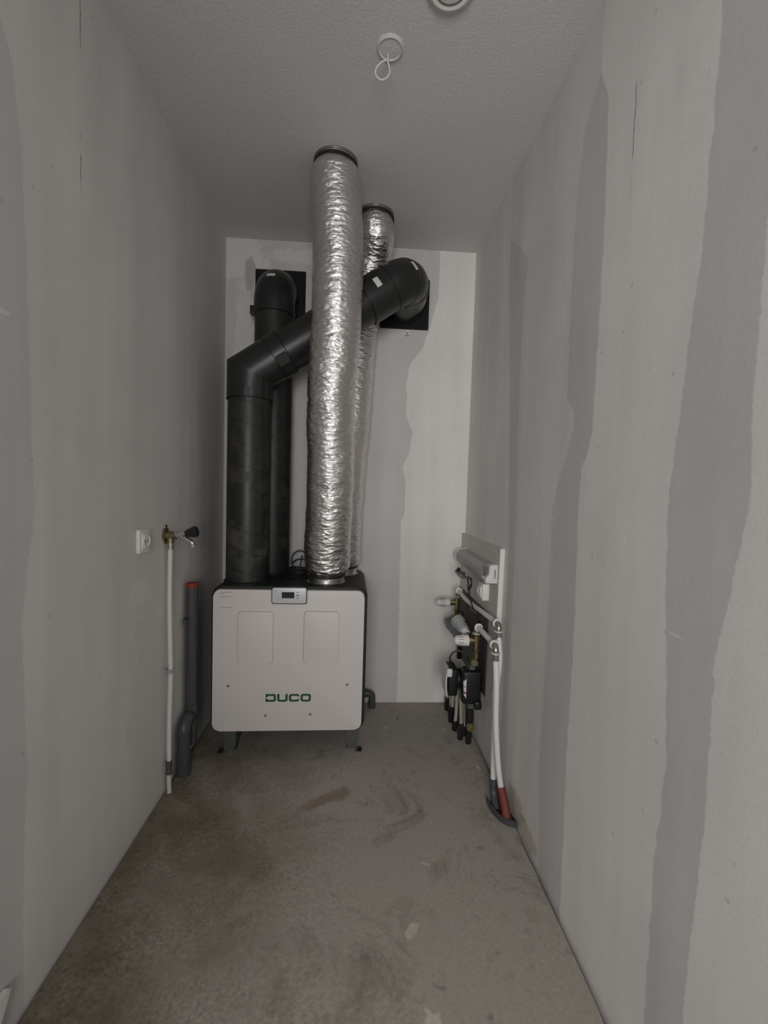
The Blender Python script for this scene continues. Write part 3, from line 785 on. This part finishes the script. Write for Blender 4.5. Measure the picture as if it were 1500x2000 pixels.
PX, PYY = 0.022, -0.752
tp = thing('water_tap', (0.0, PYY, 1.046), 'chrome water tap with black handle on a brass wall plate', 'tap')
bm = NB(); lathe(bm, [(0, 0.027), (0.006, 0.027), (0.008, 0.024), (0.010, 0.014)], (0.0, PYY, 1.048), (1, 0, 0), 24)
box(bm, 0.0, 0.006, PYY - 0.010, PYY + 0.010, 1.012, 1.086, 0.002)
obj('wall_plate', bm, m_brass, tp, 'brass wall plate')
bm = NB(); lathe(bm, [(0.004, 0.017), (0.036, 0.017), (0.038, 0.014), (0.045, 0.014)], (0, PYY, 1.044), (1, 0, 0), 20); lathe(bm, [(0, 0.0145), (0.030, 0.0145)], (PX, PYY, 1.015), (0, 0, 1), 20)
obj('elbow_body', bm, m_brass, tp, 'brass elbow body')
for z0, z1 in ((0.990, 1.018),):
    obj('press_sleeve', lathe(NB(), [(0, 0.0115), (0.001, 0.0130), (0.008, 0.0130), (0.009, 0.0120), (0.013, 0.0120), (0.014, 0.0130), (0.027, 0.0130), (0.028, 0.0115)], (PX, PYY, z0), (0, 0, 1), 20), m_nickel, tp)
bm = NB(); lathe(bm, [(0.040, 0.0125), (0.048, 0.0125), (0.050, 0.010), (0.070, 0.0105), (0.074, 0.013), (0.082, 0.0115)], (0, PYY, 1.045), (0.98, 0, 0.06), 20)
obj('barrel', bm, m_chrome, tp, 'chrome tap barrel')
tube_p = smoothpath([(0.064, PYY, 1.043), (0.080, PYY, 1.034), (0.098, PYY, 1.023), (0.106, PYY, 1.016), (0.107, PYY, 1.006)], 6)
spt = obj('spout', tube(NB(), tube_p, [0.0095 - 0.0015 * i / (len(tube_p) - 1) for i in range(len(tube_p))], 18), m_chrome, tp, 'chrome curved spout')
obj('outlet_ring', lathe(NB(), [(0, 0.0105), (0.001, 0.0118), (0.012, 0.0118), (0.013, 0.0085)], (0.107, PYY, 0.999), (0, 0, 1), 20), m_chrome, spt)
obj('handle', lathe(NB(), [(0.000, 0.010), (0.003, 0.0135), (0.026, 0.0200), (0.042, 0.0225), (0.047, 0.0205), (0.048, 0.012)], (0.079, PYY, 1.052), (0.965, 0, 0.24), 8), m_black, tp, 'black faceted turning handle', )
obj('stem', lathe(NB(), [(0, 0.007), (0.02, 0.007)], (0.066, PYY, 1.047), (0.965, 0, 0.24), 14), m_chrome, tp)

wp = thing('water_pipe', (PX, PYY, 0), 'thin white water pipe running down the wall below the tap', 'pipe')
pp = smoothpath([(PX, PYY, 1.000), (PX - 0.002, PYY, 0.80), (PX, PYY + 0.002, 0.60), (PX + 0.003, PYY, 0.48), (PX - 0.002, PYY + 0.002, 0.28), (PX - 0.002, PYY + 0.002, 0.125)], 8)
obj('upper_length', tube(NB(), pp, 0.0087, 16), m_pipe, wp)
obj('coupling', lathe(NB(), [(0, 0.0095), (0.001, 0.0122), (0.018, 0.0122), (0.020, 0.0100), (0.028, 0.0100), (0.030, 0.0122), (0.056, 0.0122), (0.057, 0.0095)], (PX - 0.002, PYY + 0.002, 0.073), (0, 0, 1), 18), m_steel, wp, 'dull metal pipe coupling')
obj('lower_length', tube(NB(), smoothpath([(PX - 0.002, PYY + 0.002, 0.078), (PX - 0.001, PYY + 0.0, 0.05), (PX + 0.003, PYY - 0.006, 0.0)], 6), 0.0087, 16), m_cream, wp, 'cream pipe stub entering the floor')
bm = NB(); lathe(bm, [(0, 0.0098), (0, 0.0135), (0.016, 0.0135), (0.016, 0.0098)], (PX + 0.0025, PYY, 0.492), (0, 0, 1), 18); box(bm, 0.0, 0.012, PYY - 0.011, PYY + 0.011, 0.490, 0.508, 0.001)
box(bm, PX + 0.010, PX + 0.020, PYY + 0.006, PYY + 0.012, 0.493, 0.508, 0.001)
obj('pipe_clip', bm, m_actu, wp, 'small grey pipe clip')

DPX, DPY = 0.035, -0.555
dp = thing('drain_pipe', (DPX, DPY, 0), 'dark grey upright drain pipe with red cap and floor bend', 'drain pipe')
obj('upright', tube(NB(), [(DPX, DPY, 0.10), (DPX, DPY, 0.800)], 0.0245, 28), m_pvc, dp)
obj('end_cap', lathe(NB(), [(0, 0.0252), (0.001, 0.0262), (0.020, 0.0262), (0.022, 0.0245), (0.023, 0.020)], (DPX, DPY, 0.793), (0, 0, 1), 28), m_red, dp, 'red end cap')
bm = NB(); lathe(bm, [(0, 0.0245), (0, 0.0285), (0.020, 0.0285), (0.020, 0.0245)], (DPX, DPY, 0.640), (0, 0, 1), 28); box(bm, 0.0, DPX - 0.02, DPY - 0.008, DPY + 0.008, 0.643, 0.657, 0.002)
box(bm, DPX - 0.022, DPX - 0.008, DPY - 0.045, DPY - 0.022, 0.641, 0.659, 0.002)
obj('pipe_clamp', bm, m_pvc, dp, 'grey pipe clamp')
obj('coupling', lathe(NB(), [(0, 0.0245), (0.001, 0.0278), (0.045, 0.0278), (0.046, 0.0245)], (DPX, DPY, 0.222), (0, 0, 1), 28), m_pvc, dp)
ub2 = [(DPX, -0.640, 0.0), (DPX, -0.640, 0.17)] + [Vector((DPX, -0.5975 - 0.0425 * math.cos(math.radians(t)), 0.185 + 0.0425 * math.sin(math.radians(t)))) for t in range(0, 181, 12)] + [(DPX, -0.555, 0.09)]
obj('floor_bend', tube(NB(), ub2, 0.0262, 28), m_pvc, dp, 'grey double bend into the floor')
obj('base_ring', lathe(NB(), [(0, 0.029), (0.030, 0.029), (0.032, 0.0262)], (DPX, -0.640, 0.0), (0, 0, 1), 28), m_pvc, dp)

# white offcut leaning near the doorway end of the left wall
oc = NB(); c1 = at(24, 1926, 0, 0.016); c2 = at(6, 1995, 0, 0.020)
yb = c2.y + (c2.y - c1.y) / (c2.z - c1.z) * (0 - c2.z)
slab(oc, [(-1.80, 0.0), (yb, 0.0), (c1.y, c1.z - 0.004), (c1.y - 0.008, c1.z + 0.003), (-1.78, c1.z)], 0.0, 0.012, 0.001, 1)
for v in oc.verts:
    y, d, z = v.co.x, v.co.y, v.co.z; v.co = Vector((0.020 - d * 0.98 - z * 0.07 + 0.003, y, z + 0.0012 - d * 0.1 if z < 0.01 else z))
tag(obj('plaster_offcut', oc, m_white, None, None, 30), 'white board offcut leaning at the foot of the left wall', 'board offcut')

# ------------------------------------------------------------------ ceiling fittings
vx, vy = 0.966, -1.300
cv = thing('ceiling_vent', (vx, vy, H), 'white round ventilation valve on the ceiling', 'vent')
obj('rim', lathe(NB(), [(0, 0.070), (0.004, 0.0705), (0.012, 0.066), (0.018, 0.056), (0.016, 0.049), (0.004, 0.047), (0.002, 0.044)], (vx, vy, H), (0, 0, -1), 56), m_white, cv)
obj('throat', lathe(NB(), [(0.001, 0.050), (0.0035, 0.050), (0.0035, 0.02)], (vx, vy, H), (0, 0, -1), 40), m_black, cv)
obj('disc', lathe(NB(), [(0.010, 0.030), (0.016, 0.040), (0.020, 0.038), (0.024, 0.022), (0.025, 0.002)], (vx, vy, H), (0, 0, -1), 48), m_white, cv)
obj('screw_post', lathe(NB(), [(0.002, 0.006), (0.012, 0.006)], (vx, vy, H), (0, 0, -1), 12), m_white, cv)

lp = at(762, 92, 2, H)
lo = thing('light_point', (lp.x, lp.y, H), 'white ceiling light point with a hanging wire loop', 'light point')
obj('cover', lathe(NB(), [(0, 0.034), (0.0035, 0.034), (0.0042, 0.030), (0.0045, 0.004)], (lp.x, lp.y, H), (0, 0, -1), 40), m_ceil, lo, 'round ceiling box cover')
obj('filler_rim', lathe(NB(), [(0, 0.042), (0.006, 0.039), (0.008, 0.036), (0.005, 0.034), (0.001, 0.033)], (lp.x, lp.y, H), (0, 0, -1), 40), m_ceil, lo)
wp0 = at(757, 106, 2, H - 0.004); yy = wp0.y
lpp = [(757, 106), (758, 112), (757, 118), (760, 130), (761, 142), (756, 151), (746, 156), (737, 151), (733, 141), (737, 130), (746, 121), (757, 116)]
pts = [at(x, y, 1, yy - 0.004 * i / 11) for i, (x, y) in enumerate(lpp)]
obj('wire_loop', tube(NB(), smoothpath(pts, 6), 0.0024, 10), m_wire, lo, 'white wire bent into a loop')

# ------------------------------------------------------------------ right wall: mounting board and heating manifold
BX = W - 0.020                               # face of the board
mb = thing('mounting_board', (W, -0.35, 0.28), 'light grey mounting board with pale edge behind the heating manifold', 'board')
def board_piece(poly):
    t = NB()
    a_ = [t.verts.new((BX, y, z)) for y, z in poly]; b_ = [t.verts.new((W - 0.0005, y, z)) for y, z in poly]
    t.faces.new(a_); t.faces.new(b_[::-1])
    for k in range(len(poly)): t.faces.new((a_[k], a_[(k + 1) % len(poly)], b_[(k + 1) % len(poly)], b_[k]))
    return t


obj('sheet', board_piece([(-0.001, 0.30), (-0.668, 0.30), (-0.690, 1.012), (-0.001, 1.012)]), m_board, mb, None, 0)
obj('edge_strip', board_piece([(-0.668, 0.30), (-0.674, 0.30), (-0.696, 1.012), (-0.690, 1.012)]), m_edge, mb, 'pale sawn edge', 0)

ct = thing('wiring_box', (BX, -0.40, 0.862), 'grey heating control box with white end cap on the mounting board', 'control box')
prof = [(0.0, 0.0), (0.046, 0.0), (0.060, 0.020), (0.060, 0.050), (0.042, 0.071), (0.0, 0.074)]     # (off the board, up)


def side_prism(prof, y0, y1, z0, bev=0.0):
    t = NB(); slab(t, [(BX - d, z0 + h) for d, h in prof], y0, y1, bev, 2); return t


obj('cover', side_prism(prof, -0.640, -0.130, 0.862), m_boxg, ct, 'grey lid')
pr2 = [(d * 1.0 + (0.003 if d else 0), h * 1.03) for d, h in prof]
ec = obj('end_cap', side_prism([(0.0, -0.004), (0.050, -0.004), (0.050, 0.022), (0.036, 0.034), (0.036, 0.074), (0.0, 0.077)], -0.672, -0.640, 0.862, 0.002), m_boxw, ct, 'white end cap')
obj('end_cap', side_prism(pr2, -0.130, -0.112, 0.862), m_boxw, ct)
obj('slot', box(NB(), BX - 0.014, BX - 0.009, -0.6735, -0.670, 0.880, 0.918), m_dlabel, ec)
bm = NB()
for k in range(5): box(bm, BX - 0.058 + k * 0.0042, BX - 0.0555 + k * 0.0042, -0.650, -0.640, 0.886, 0.930, 0.0005, 1)
obj('terminal_row', bm, m_dlabel, ct, 'dark cable terminals')

cb = thing('control_cable', (1.29, -0.25, 0.70), 'black plug and dangling wires under the grey control box', 'cable')
g = lambda x, y, X: at(x, y, 0, X)
bm = NB(); p = g(892, 1116, 1.29); q2 = g(906, 1121, 1.29)
tube(bm, [p, p.lerp(q2, 0.3), q2], [0.010, 0.013, 0.009], 12); obj('plug', bm, m_black, cb)
p = g(897, 1110, 1.29); bm = NB(); lathe(bm, [(0, 0.009), (0.018, 0.009), (0.020, 0.006)], p, (-0.5, -0.3, -0.6), 12); obj('plug', bm, m_black, cb)
p = g(905, 1127, 1.29); q2 = g(915, 1128, 1.29); bm = NB(); tube(bm, [p, q2], [0.006, 0.008], 10); obj('plug', bm, m_black, cb)
for L in ([(893, 1119), (897, 1125), (903, 1128), (912, 1127), (918, 1130), (921, 1138), (917, 1148), (916, 1160), (920, 1175)],
          [(914, 1127), (920, 1130), (921, 1142), (918, 1150)],
          [(912, 1128), (915, 1140), (914, 1150), (917, 1158), (916, 1164), (921, 1178), (924, 1190)]):
    obj('wire', tube(NB(), smoothpath([g(x, y, 1.305) for x, y in L], 6), 0.0034, 8), m_black, cb)
bm = NB(); tube(bm, smoothpath([g(921, 1188, 1.33), g(926, 1192, 1.33), g(932, 1197, 1.33), g(935, 1201, 1.33)], 5), 0.011, 10)
obj('adapter', bm, m_black, cb)
obj('wire', tube(NB(), smoothpath([g(925, 1200, 1.33), g(932, 1208, 1.33), g(936, 1216, 1.33), g(941, 1232, 1.33), g(941, 1262, 1.33), g(938, 1300, 1.33)], 6), 0.0042, 8), m_black, cb)

ss = thing('wall_socket', (BX, -0.52, 0.745), 'white socket on the mounting board below the grey control box', 'socket', 'white wall sockets')
obj('frame', plate_yz(-0.560, -0.480, 0.752, 0.832, 0.006, BX, BX - 0.030, 0.004, -1), m_white, ss)
ins2 = obj('insert', plate_yz(-0.548, -0.492, 0.764, 0.820, 0.004, BX - 0.029, BX - 0.034, 0.0015, -1), m_white, ss)
obj('recess', lathe(NB(), [(0, 0.0235), (0.0030, 0.0235), (0.0030, 0.0205), (0.0006, 0.0200), (0.0006, 0.001)], (BX - 0.034, -0.520, 0.792), (-1, 0, 0), 28), m_white, ins2)


# press-fitted white heating pipes
def press(bm_parent, p, d, n=2):
    return obj('press_sleeve', lathe(NB(), [(0, 0.0125), (0.001, 0.0150), (0.010, 0.0150), (0.011, 0.0136), (0.017, 0.0136), (0.018, 0.0150), (0.029, 0.0150), (0.030, 0.0125)], p, d, 22), m_nickel, bm_parent, 'nickel press sleeve')


def collar_(par, p, d): return obj('collar_ring', lathe(NB(), [(0, 0.0125), (0.0005, 0.0182), (0.004, 0.0182), (0.0045, 0.0125)], p, d, 24), m_pipe, par, 'white plastic ring')


RP = 0.0112
ZA, ZL = 0.712, 0.646
Aj = Vector((1.343, -0.785, ZA)); Bj = Vector((1.312, -0.853, ZL))
ha = thing('heating_pipe', (1.335, -0.846, 0), 'longer white heating pipe from the upper valve down into the grey sleeve', 'pipe', 'white press-fitted heating pipes')
As = Vector((1.315, -0.165, ZA + 0.003))
obj('level_length', tube(NB(), smoothpath([As, Vector((1.320, -0.33, ZA - 0.010)), Vector((1.330, -0.55, ZA - 0.004)), Aj + Vector((0, 0.03, 0))], 8), RP, 18), m_pipe, ha)
obj('drop_length', tube(NB(), smoothpath([Aj + Vector((0, 0, -0.035))] + [at(x, y, 0, X) for x, y, X in ((976, 1290, 1.344), (970.5, 1340, 1.341), (966, 1400, 1.337), (964.5, 1450, 1.335), (963.5, 1515, 1.334), (963.7, 1526, 1.334), (964.4, 1545, 1.334))], 8), RP, 18), m_pipe, ha)
eb = obj('press_elbow', tube(NB(), fillet([Aj + Vector((0, 0.03, 0)), Aj, Aj + Vector((0, 0, -0.03))], 0.018, 8), 0.0128, 18), m_nickel, ha, 'nickel press elbow')
press(ha, Aj + Vector((0, 0.024, 0)), (0, 1, 0)); press(ha, Aj + Vector((0, 0, -0.026)), (0, 0, -1))
collar_(ha, Aj + Vector((0, 0.020, 0)), (0, 1, 0)); collar_(ha, Aj + Vector((0, 0, -0.024)), (0, 0, -1))
obj('press_elbow', tube(NB(), fillet([As + Vector((0, -0.03, 0)), As, As + Vector((0, 0, -0.035))], 0.016, 8), 0.0125, 18), m_nickel, ha, 'nickel press elbow')
collar_(ha, As + Vector((0, -0.030, 0)), (0, -1, 0))

hb = thing('heating_pipe', (1.352, -0.935, 0), 'white heating pipe from the lower valve dropping into the red sleeve', 'pipe', 'white press-fitted heating pipes')
Bs = Vector((1.306, -0.598, ZL + 0.004))
obj('level_length', tube(NB(), [Bs + Vector((0, -0.03, 0)), Bj + Vector((0, 0.03, 0))], RP, 18), m_pipe, hb)
RS0 = at(991, 1606, 2, 0.0); RS1 = at(978.5, 1538, 0, 1.345)
obj('drop_length', tube(NB(), smoothpath([Bj + Vector((0, 0, -0.035))] + [at(x, y, 0, X) for x, y, X in ((969.5, 1340, 1.314), (968.5, 1400, 1.317), (970, 1450, 1.323), (973.5, 1500, 1.334))] + [RS1, RS1.lerp(RS0, 0.4)], 8), RP, 18), m_pipe, hb)
obj('press_elbow', tube(NB(), fillet([Bj + Vector((0, 0.03, 0)), Bj, Bj + Vector((0, 0, -0.03))], 0.018, 8), 0.0128, 18), m_nickel, hb, 'nickel press elbow')
press(hb, Bj + Vector((0, 0.024, 0)), (0, 1, 0)); press(hb, Bj + Vector((0, 0, -0.026)), (0, 0, -1))
collar_(hb, Bj + Vector((0, 0.020, 0)), (0, 1, 0)); collar_(hb, Bj + Vector((0, 0, -0.024)), (0, 0, -1))
obj('press_elbow', tube(NB(), fillet([Bs + Vector((0, -0.03, 0)), Bs, Bs + Vector((0, 0, -0.035))], 0.016, 8), 0.0125, 18), m_nickel, hb, 'nickel press elbow')
collar_(hb, Bs + Vector((0, -0.026, 0)), (0, -1, 0)); collar_(hb, Bs + Vector((0, 0, -0.034)), (0, 0, -1))

# sleeves and the plastic edging in the floor
tag(obj('pipe_sleeve', tube(NB(), smoothpath([RS0, RS0.lerp(RS1, 0.5) + Vector((0.002, 0, 0)), RS1], 6), [0.0165 + 0.0008 * (i % 2) for i in range(13)], 18), m_sleeve), 'rust-red corrugated sleeve around a white pipe at the floor', 'pipe sleeve')
tag(obj('pipe_sleeve', tube(NB(), smoothpath([at(969, 1582, 2, 0.0), at(964.5, 1550, 0, 1.334), at(963.5, 1521, 0, 1.334)], 6), [0.0145 + 0.0006 * (i % 2) for i in range(13)], 18), m_pvc), 'dark grey sleeve around a white pipe beside the red sleeve', 'pipe sleeve')
hp = smoothpath([at(x, y, 2, 0.0) for x, y in ((951, 1566), (957, 1580), (966, 1592), (978, 1604), (992, 1612), (1010, 1617))], 6)
bm = NB(); rows = []
for i, (p, t, u, v) in enumerate(frames(hp)):
    s = Vector((t.y, -t.x, 0)).normalized(); hh = 0.020 + 0.004 * noise.noise(p * 40)
    rows.append([bm.verts.new(Vector((p.x, p.y, 0)) + s * a + Vector((0, 0, b))) for a, b in ((-0.0035, 0), (0.0035, 0), (0.0045, hh), (-0.0025, hh + 0.002))])
for a, b in zip(rows, rows[1:]):
    for j in range(4): bm.faces.new((a[j], a[(j + 1) % 4], b[(j + 1) % 4], b[j]))
bm.faces.new(rows[0][::-1]); bm.faces.new(rows[-1])
tag(obj('floor_edging', bm, m_pvc), 'curved grey plastic edging on the floor around the pipe sleeves', 'pipe edging')
bm = NB(); hole = [at(x, y, 2, 0.0) for x, y in ((957, 1566), (966, 1586), (980, 1602), (996, 1610), (1010, 1612), (1004, 1590), (988, 1560), (972, 1545))]
a = [bm.verts.new((min(p.x, W - 0.001), p.y, 0.0004)) for p in hole]; b = [bm.verts.new((min(p.x, W - 0.001), p.y, 0.0018)) for p in hole]
bm.faces.new(a[::-1]); bm.faces.new(b)
for i in range(len(a)): bm.faces.new((a[i], a[(i + 1) % len(a)], b[(i + 1) % len(a)], b[i]))
m_dirt = mat('dirt_fill', (0.05, 0.045, 0.03), 0.9, 0, 0.2, nd_fine(80, 1.0, 0.01))
tag(obj('dirt_fill', bm, m_dirt), 'dark crumbly dirt in the floor opening behind the grey edging', 'dirt')


# thermostatic valves
def valve(loc, xh, r, hl, label, name='thermostatic_valve'):
    x, y, z = loc
    t = thing(name, loc, label, 'valve', 'thermostatic valves of the manifold')
    bm = NB(); lathe(bm, [(0, 0.013), (0.012, 0.0165), (0.018, 0.0165), (0.020, 0.013), (0.060, 0.013), (0.062, 0.0165), (0.078, 0.0165), (0.08, 0.012)], (x, y, z - 0.055), (0, 0, 1), 8)
    lathe(bm, [(0, 0.011), (0.020, 0.011), (0.021, 0.016), (x - xh - hl - 0.002, 0.016)], (x, y, z), (-1, 0, 0), 8)
    obj('valve_body', bm, m_brass, t, 'brass valve body')
    hx = xh + hl
    hd = obj('thermostat_head', lathe(NB(), [(0, r * 0.97), (0.012, r), (0.0135, r * 0.93), (0.0165, r * 0.93), (0.018, r * 0.99), (hl * 0.55, r * 0.93), (hl * 0.82, r * 0.76), (hl * 0.94, r * 0.5), (hl, r * 0.12)], (hx, y, z), (-1, 0, 0), 32), m_white, t, 'white ribbed thermostat head')
    for k in range(12):
        a = 2 * PI * (k + 0.25) / 12; c, s = math.cos(a), math.sin(a)
        bm = NB(); P = [(0.024, 0.985), (hl * 0.55, 0.945), (hl * 0.76, 0.83)]
        tube(bm, [Vector((hx - d, y + c * r * f, z + s * r * f)) for d, f in P], [0.0014, 0.0017, 0.0010], 6)
        obj('grip_slot', bm, m_dlabel, hd)
    bm = NB()
    return t


valve((1.306, -0.600, 0.583), 1.202, 0.0255, 0.066, 'thermostatic valve with slotted white head above the pump')
valve((1.315, -0.160, 0.641), 1.199, 0.0215, 0.074, 'thermostatic valve with white head seen against the back wall')

# manifold bars with actuator, caps and brackets
mf = thing('heating_manifold', (1.33, -0.32, 0.30), 'brass floor heating manifold on the mounting board behind the pump', 'manifold')
for z, xx in ((0.520, 1.318), (0.235, 1.322)):
    pb = [(xx, -0.06 - 0.01 * k, z) for k in range(40)]
    obj('manifold_bar', tube(NB(), pb, [0.0165 + (0.0045 if k % 5 in (0, 1) else 0) for k in range(40)], 20), m_brass, mf, 'brass manifold bar')
for y in (-0.10, -0.50):
    obj('bracket', box(NB(), 1.340, BX, y - 0.012, y + 0.012, 0.305, 0.575, 0.002), m_black, mf, 'black bracket')
for k in range(6):
    y = -0.10 - 0.06 * k
    bm = NB(); lathe(bm, [(0, 0.012), (0.012, 0.016), (0.036, 0.016), (0.040, 0.012)], (1.300, y, 0.520), (-1, 0, 0), 16); obj('valve_cap', bm, m_actu, mf, 'grey valve cap')
for y, z, mm in ((-0.600, 0.470, m_brass),):
    bm = NB(); lathe(bm, [(0, 0.014), (0.014, 0.020), (0.030, 0.020), (0.034, 0.016), (0.034, 0.006)], (1.318, y + 0.05, z), (-0.35, -0.93, 0), 8); obj('brass_cap', bm, mm, mf, 'hexagonal brass cap')
obj('dark_sheet', box(NB(), BX - 0.005, BX - 0.0005, -0.575, -0.02, 0.31, 0.70, 0.001, 1), m_olive, mf, 'dark olive sheet behind the manifold')  # thin dark olive sheet over the board behind the bars
obj('riser', tube(NB(), [(1.306, -0.598, 0.53), (1.308, -0.598, 0.50)], 0.0125, 16), m_brass, mf)
obj('riser', tube(NB(), [(1.315, -0.160, 0.60), (1.316, -0.160, 0.52)], 0.0125, 16), m_brass, mf)

ac = thing('thermal_actuator', (1.262, -0.42, 0.60), 'grey cylindrical actuator above the slotted white valve head', 'actuator')
d = Vector((-0.30, 0.80, 0.42)).normalized(); base = g(907, 1232, 1.272)
obj('housing', lathe(NB(), [(0, 0.018), (0.004, 0.026), (0.048, 0.029), (0.050, 0.033), (0.074, 0.034), (0.080, 0.028), (0.084, 0.012)], base, d, 24), m_actu, ac)
obj('knurled_nut', lathe(NB(), [(0, 0.016), (0.002, 0.020), (0.020, 0.020), (0.022, 0.016)], base - d * 0.020, d, 12), m_boxw, ac, 'pale knurled nut')
obj('neck', lathe(NB(), [(0, 0.013), (0.025, 0.013)], base - d * 0.042, d, 12), m_nickel, ac)
hs = thing('junction_strip', (1.24, -0.30, 0.55), 'dark grey oblong cable strip left of the grey actuator', 'cable strip')
p = g(876, 1217, 1.262); q2 = g(903, 1247, 1.262); dd = (q2 - p).normalized(); sd = Vector((0, 0, 1)) - dd * dd.z; sd.normalize(); ou = dd.cross(sd)
bm = NB(); t = bmesh.new(); bmesh.ops.create_cube(t, size=1); bmesh.ops.bevel(t, geom=t.edges[:], offset=0.06, segments=2, affect='EDGES')
join(bm, t, lambda c: p.lerp(q2, 0.5) + dd * c.x * (q2 - p).length * 1.08 + sd * c.y * 0.045 + ou * c.z * 0.03)
obj('body', bm, m_pvc, hs)
bm = NB(); tube(bm, [p + sd * 0.012, q2 + sd * 0.012], 0.017, 10); obj('lid', bm, m_pvc, hs)

# circulation pump
pu = thing('circulation_pump', (1.29, -0.47, 0.26), 'black circulation pump with pale front cover below the slotted valve head', 'pump')
py, pz = -0.455, 0.345
bm = NB(); lathe(bm, [(0, 0.050), (0.015, 0.056), (0.045, 0.056), (0.050, 0.046), (0.085, 0.046)], (1.335, py, pz), (-1, 0, 0), 32); obj('motor', bm, m_black, pu, 'round black motor housing')
bm = NB(); box(bm, 1.205, 1.252, py - 0.055, py + 0.055, pz - 0.066, pz + 0.064, 0.010, 3); obj('terminal_box', bm, m_black, pu, 'black terminal box')
bm = NB(); prof = [(0.0, pz - 0.062), (0.004, pz - 0.03), (0.0055, pz + 0.01), (0.004, pz + 0.04), (-0.004, pz + 0.066)]
for (d0, z0), (d1, z1) in zip(prof, prof[1:]):
    pass
t = NB(); rows = []
for d0, z0 in prof: rows.append([t.verts.new((1.204 - d0 - dx, yy_, z0)) for dx, yy_ in ((0, py + 0.05), (0.006, py + 0.05), (0.006, py - 0.052), (0, py - 0.052))])
for a, b in zip(rows, rows[1:]):
    for j in range(4): t.faces.new((a[j], a[(j + 1) % 4], b[(j + 1) % 4], b[j]))
t.faces.new(rows[0][::-1]); t.faces.new(rows[-1])
fc = obj('front_cover', t, m_boxw, pu, 'pale grey curved front cover')
box_ = NB(); box(box_, 1.196, 1.222, py - 0.060, py - 0.047, pz + 0.030, pz + 0.068, 0.004); obj('cover_corner', box_, m_boxw, fc)
bm = NB(); box(bm, 1.262, 1.352, py - 0.105, py - 0.035, pz - 0.080, pz + 0.075, 0.012, 3); obj('volute', bm, m_black, pu, 'black pump body')
bm = NB(); slab(bm, [(1.264, pz + 0.030), (1.278, pz + 0.042), (1.279, pz - 0.050), (1.268, pz - 0.032)], py - 0.1075, py - 0.100); vl = obj('type_label', bm, m_label, pu, 'torn-looking white type label')
for (a, b, c, d) in ((1.264, 1.276, pz + 0.008, pz + 0.013), (1.266, 1.279, pz - 0.022, pz - 0.014)):
    bm = NB(); slab(bm, [(a, c), (b, c - 0.008), (b, d - 0.008), (a, d)], py - 0.1085, py - 0.1070); obj('label_bar', bm, m_red if d < pz else m_dlabel, vl)
for nz in (pz + 0.075, pz - 0.110):
    obj('union_nut', lathe(NB(), [(0, 0.017), (0.003, 0.024), (0.026, 0.024), (0.030, 0.017)], (1.308, py - 0.07, nz), (0, 0, 1), 6), m_steel, pu, 'dark union nut')
bm = NB(); box(bm, 1.318, 1.352, py - 0.122, py - 0.09, pz - 0.100, pz - 0.060, 0.008); obj('drain_knob', bm, m_black, pu)
bm = NB(); tube(bm, [(1.308, py - 0.07, pz - 0.11), (1.310, py - 0.07, pz - 0.20)], 0.020, 16); obj('flange_pipe', bm, m_black, pu)
bm = NB(); lathe(bm, [(0, 0.015), (0.012, 0.019), (0.030, 0.019), (0.030, 0.008), (0.020, 0.007)], (1.312, py - 0.085, pz - 0.185), (-0.25, -0.95, 0), 16); obj('drain_valve', bm, m_brass, pu, 'brass drain valve')
L = [(880, 1294), (879, 1284), (884, 1275), (893, 1271), (903, 1273), (911, 1280), (914, 1292)]
obj('cable', tube(NB(), smoothpath([g(x, y, 1.245) for x, y in L], 6), 0.0042, 8), m_black, pu, 'black arched cable')

# floor heating pipes running into the floor
random.seed(11)
spots = [(1.330, -0.060), (1.300, -0.090), (1.332, -0.125), (1.300, -0.160), (1.332, -0.195), (1.302, -0.230), (1.334, -0.268), (1.304, -0.305), (1.338, -0.345), (1.308, -0.385), (1.340, -0.425)]
for i, (x, y) in enumerate(spots):
    fpz = thing('floor_heating_pipe', (x, y, 0), 'pale floor heating pipe in a black sleeve beneath the manifold', 'pipe', 'floor heating pipes below the manifold')
    dx = random.uniform(-0.012, 0.004); dy = random.uniform(-0.012, 0.012)
    P = smoothpath([(x + dx, y + dy, 0.0), (x + dx * 0.5, y + dy * 0.4, 0.09), (1.322 if x > 1.315 else 1.300, y, 0.215)], 6)
    obj('pipe', tube(NB(), P, 0.0092, 14), m_loop, fpz)
    hs_ = random.uniform(0.045, 0.085)
    Q = [p for p in P if p.z <= hs_]
    obj('sleeve', tube(NB(), Q + [Vector((Q[-1].x, Q[-1].y, hs_ + 0.004))], [0.0135 + 0.001 * (k % 2) for k in range(len(Q) + 1)], 14), m_black, fpz, 'black sleeve')
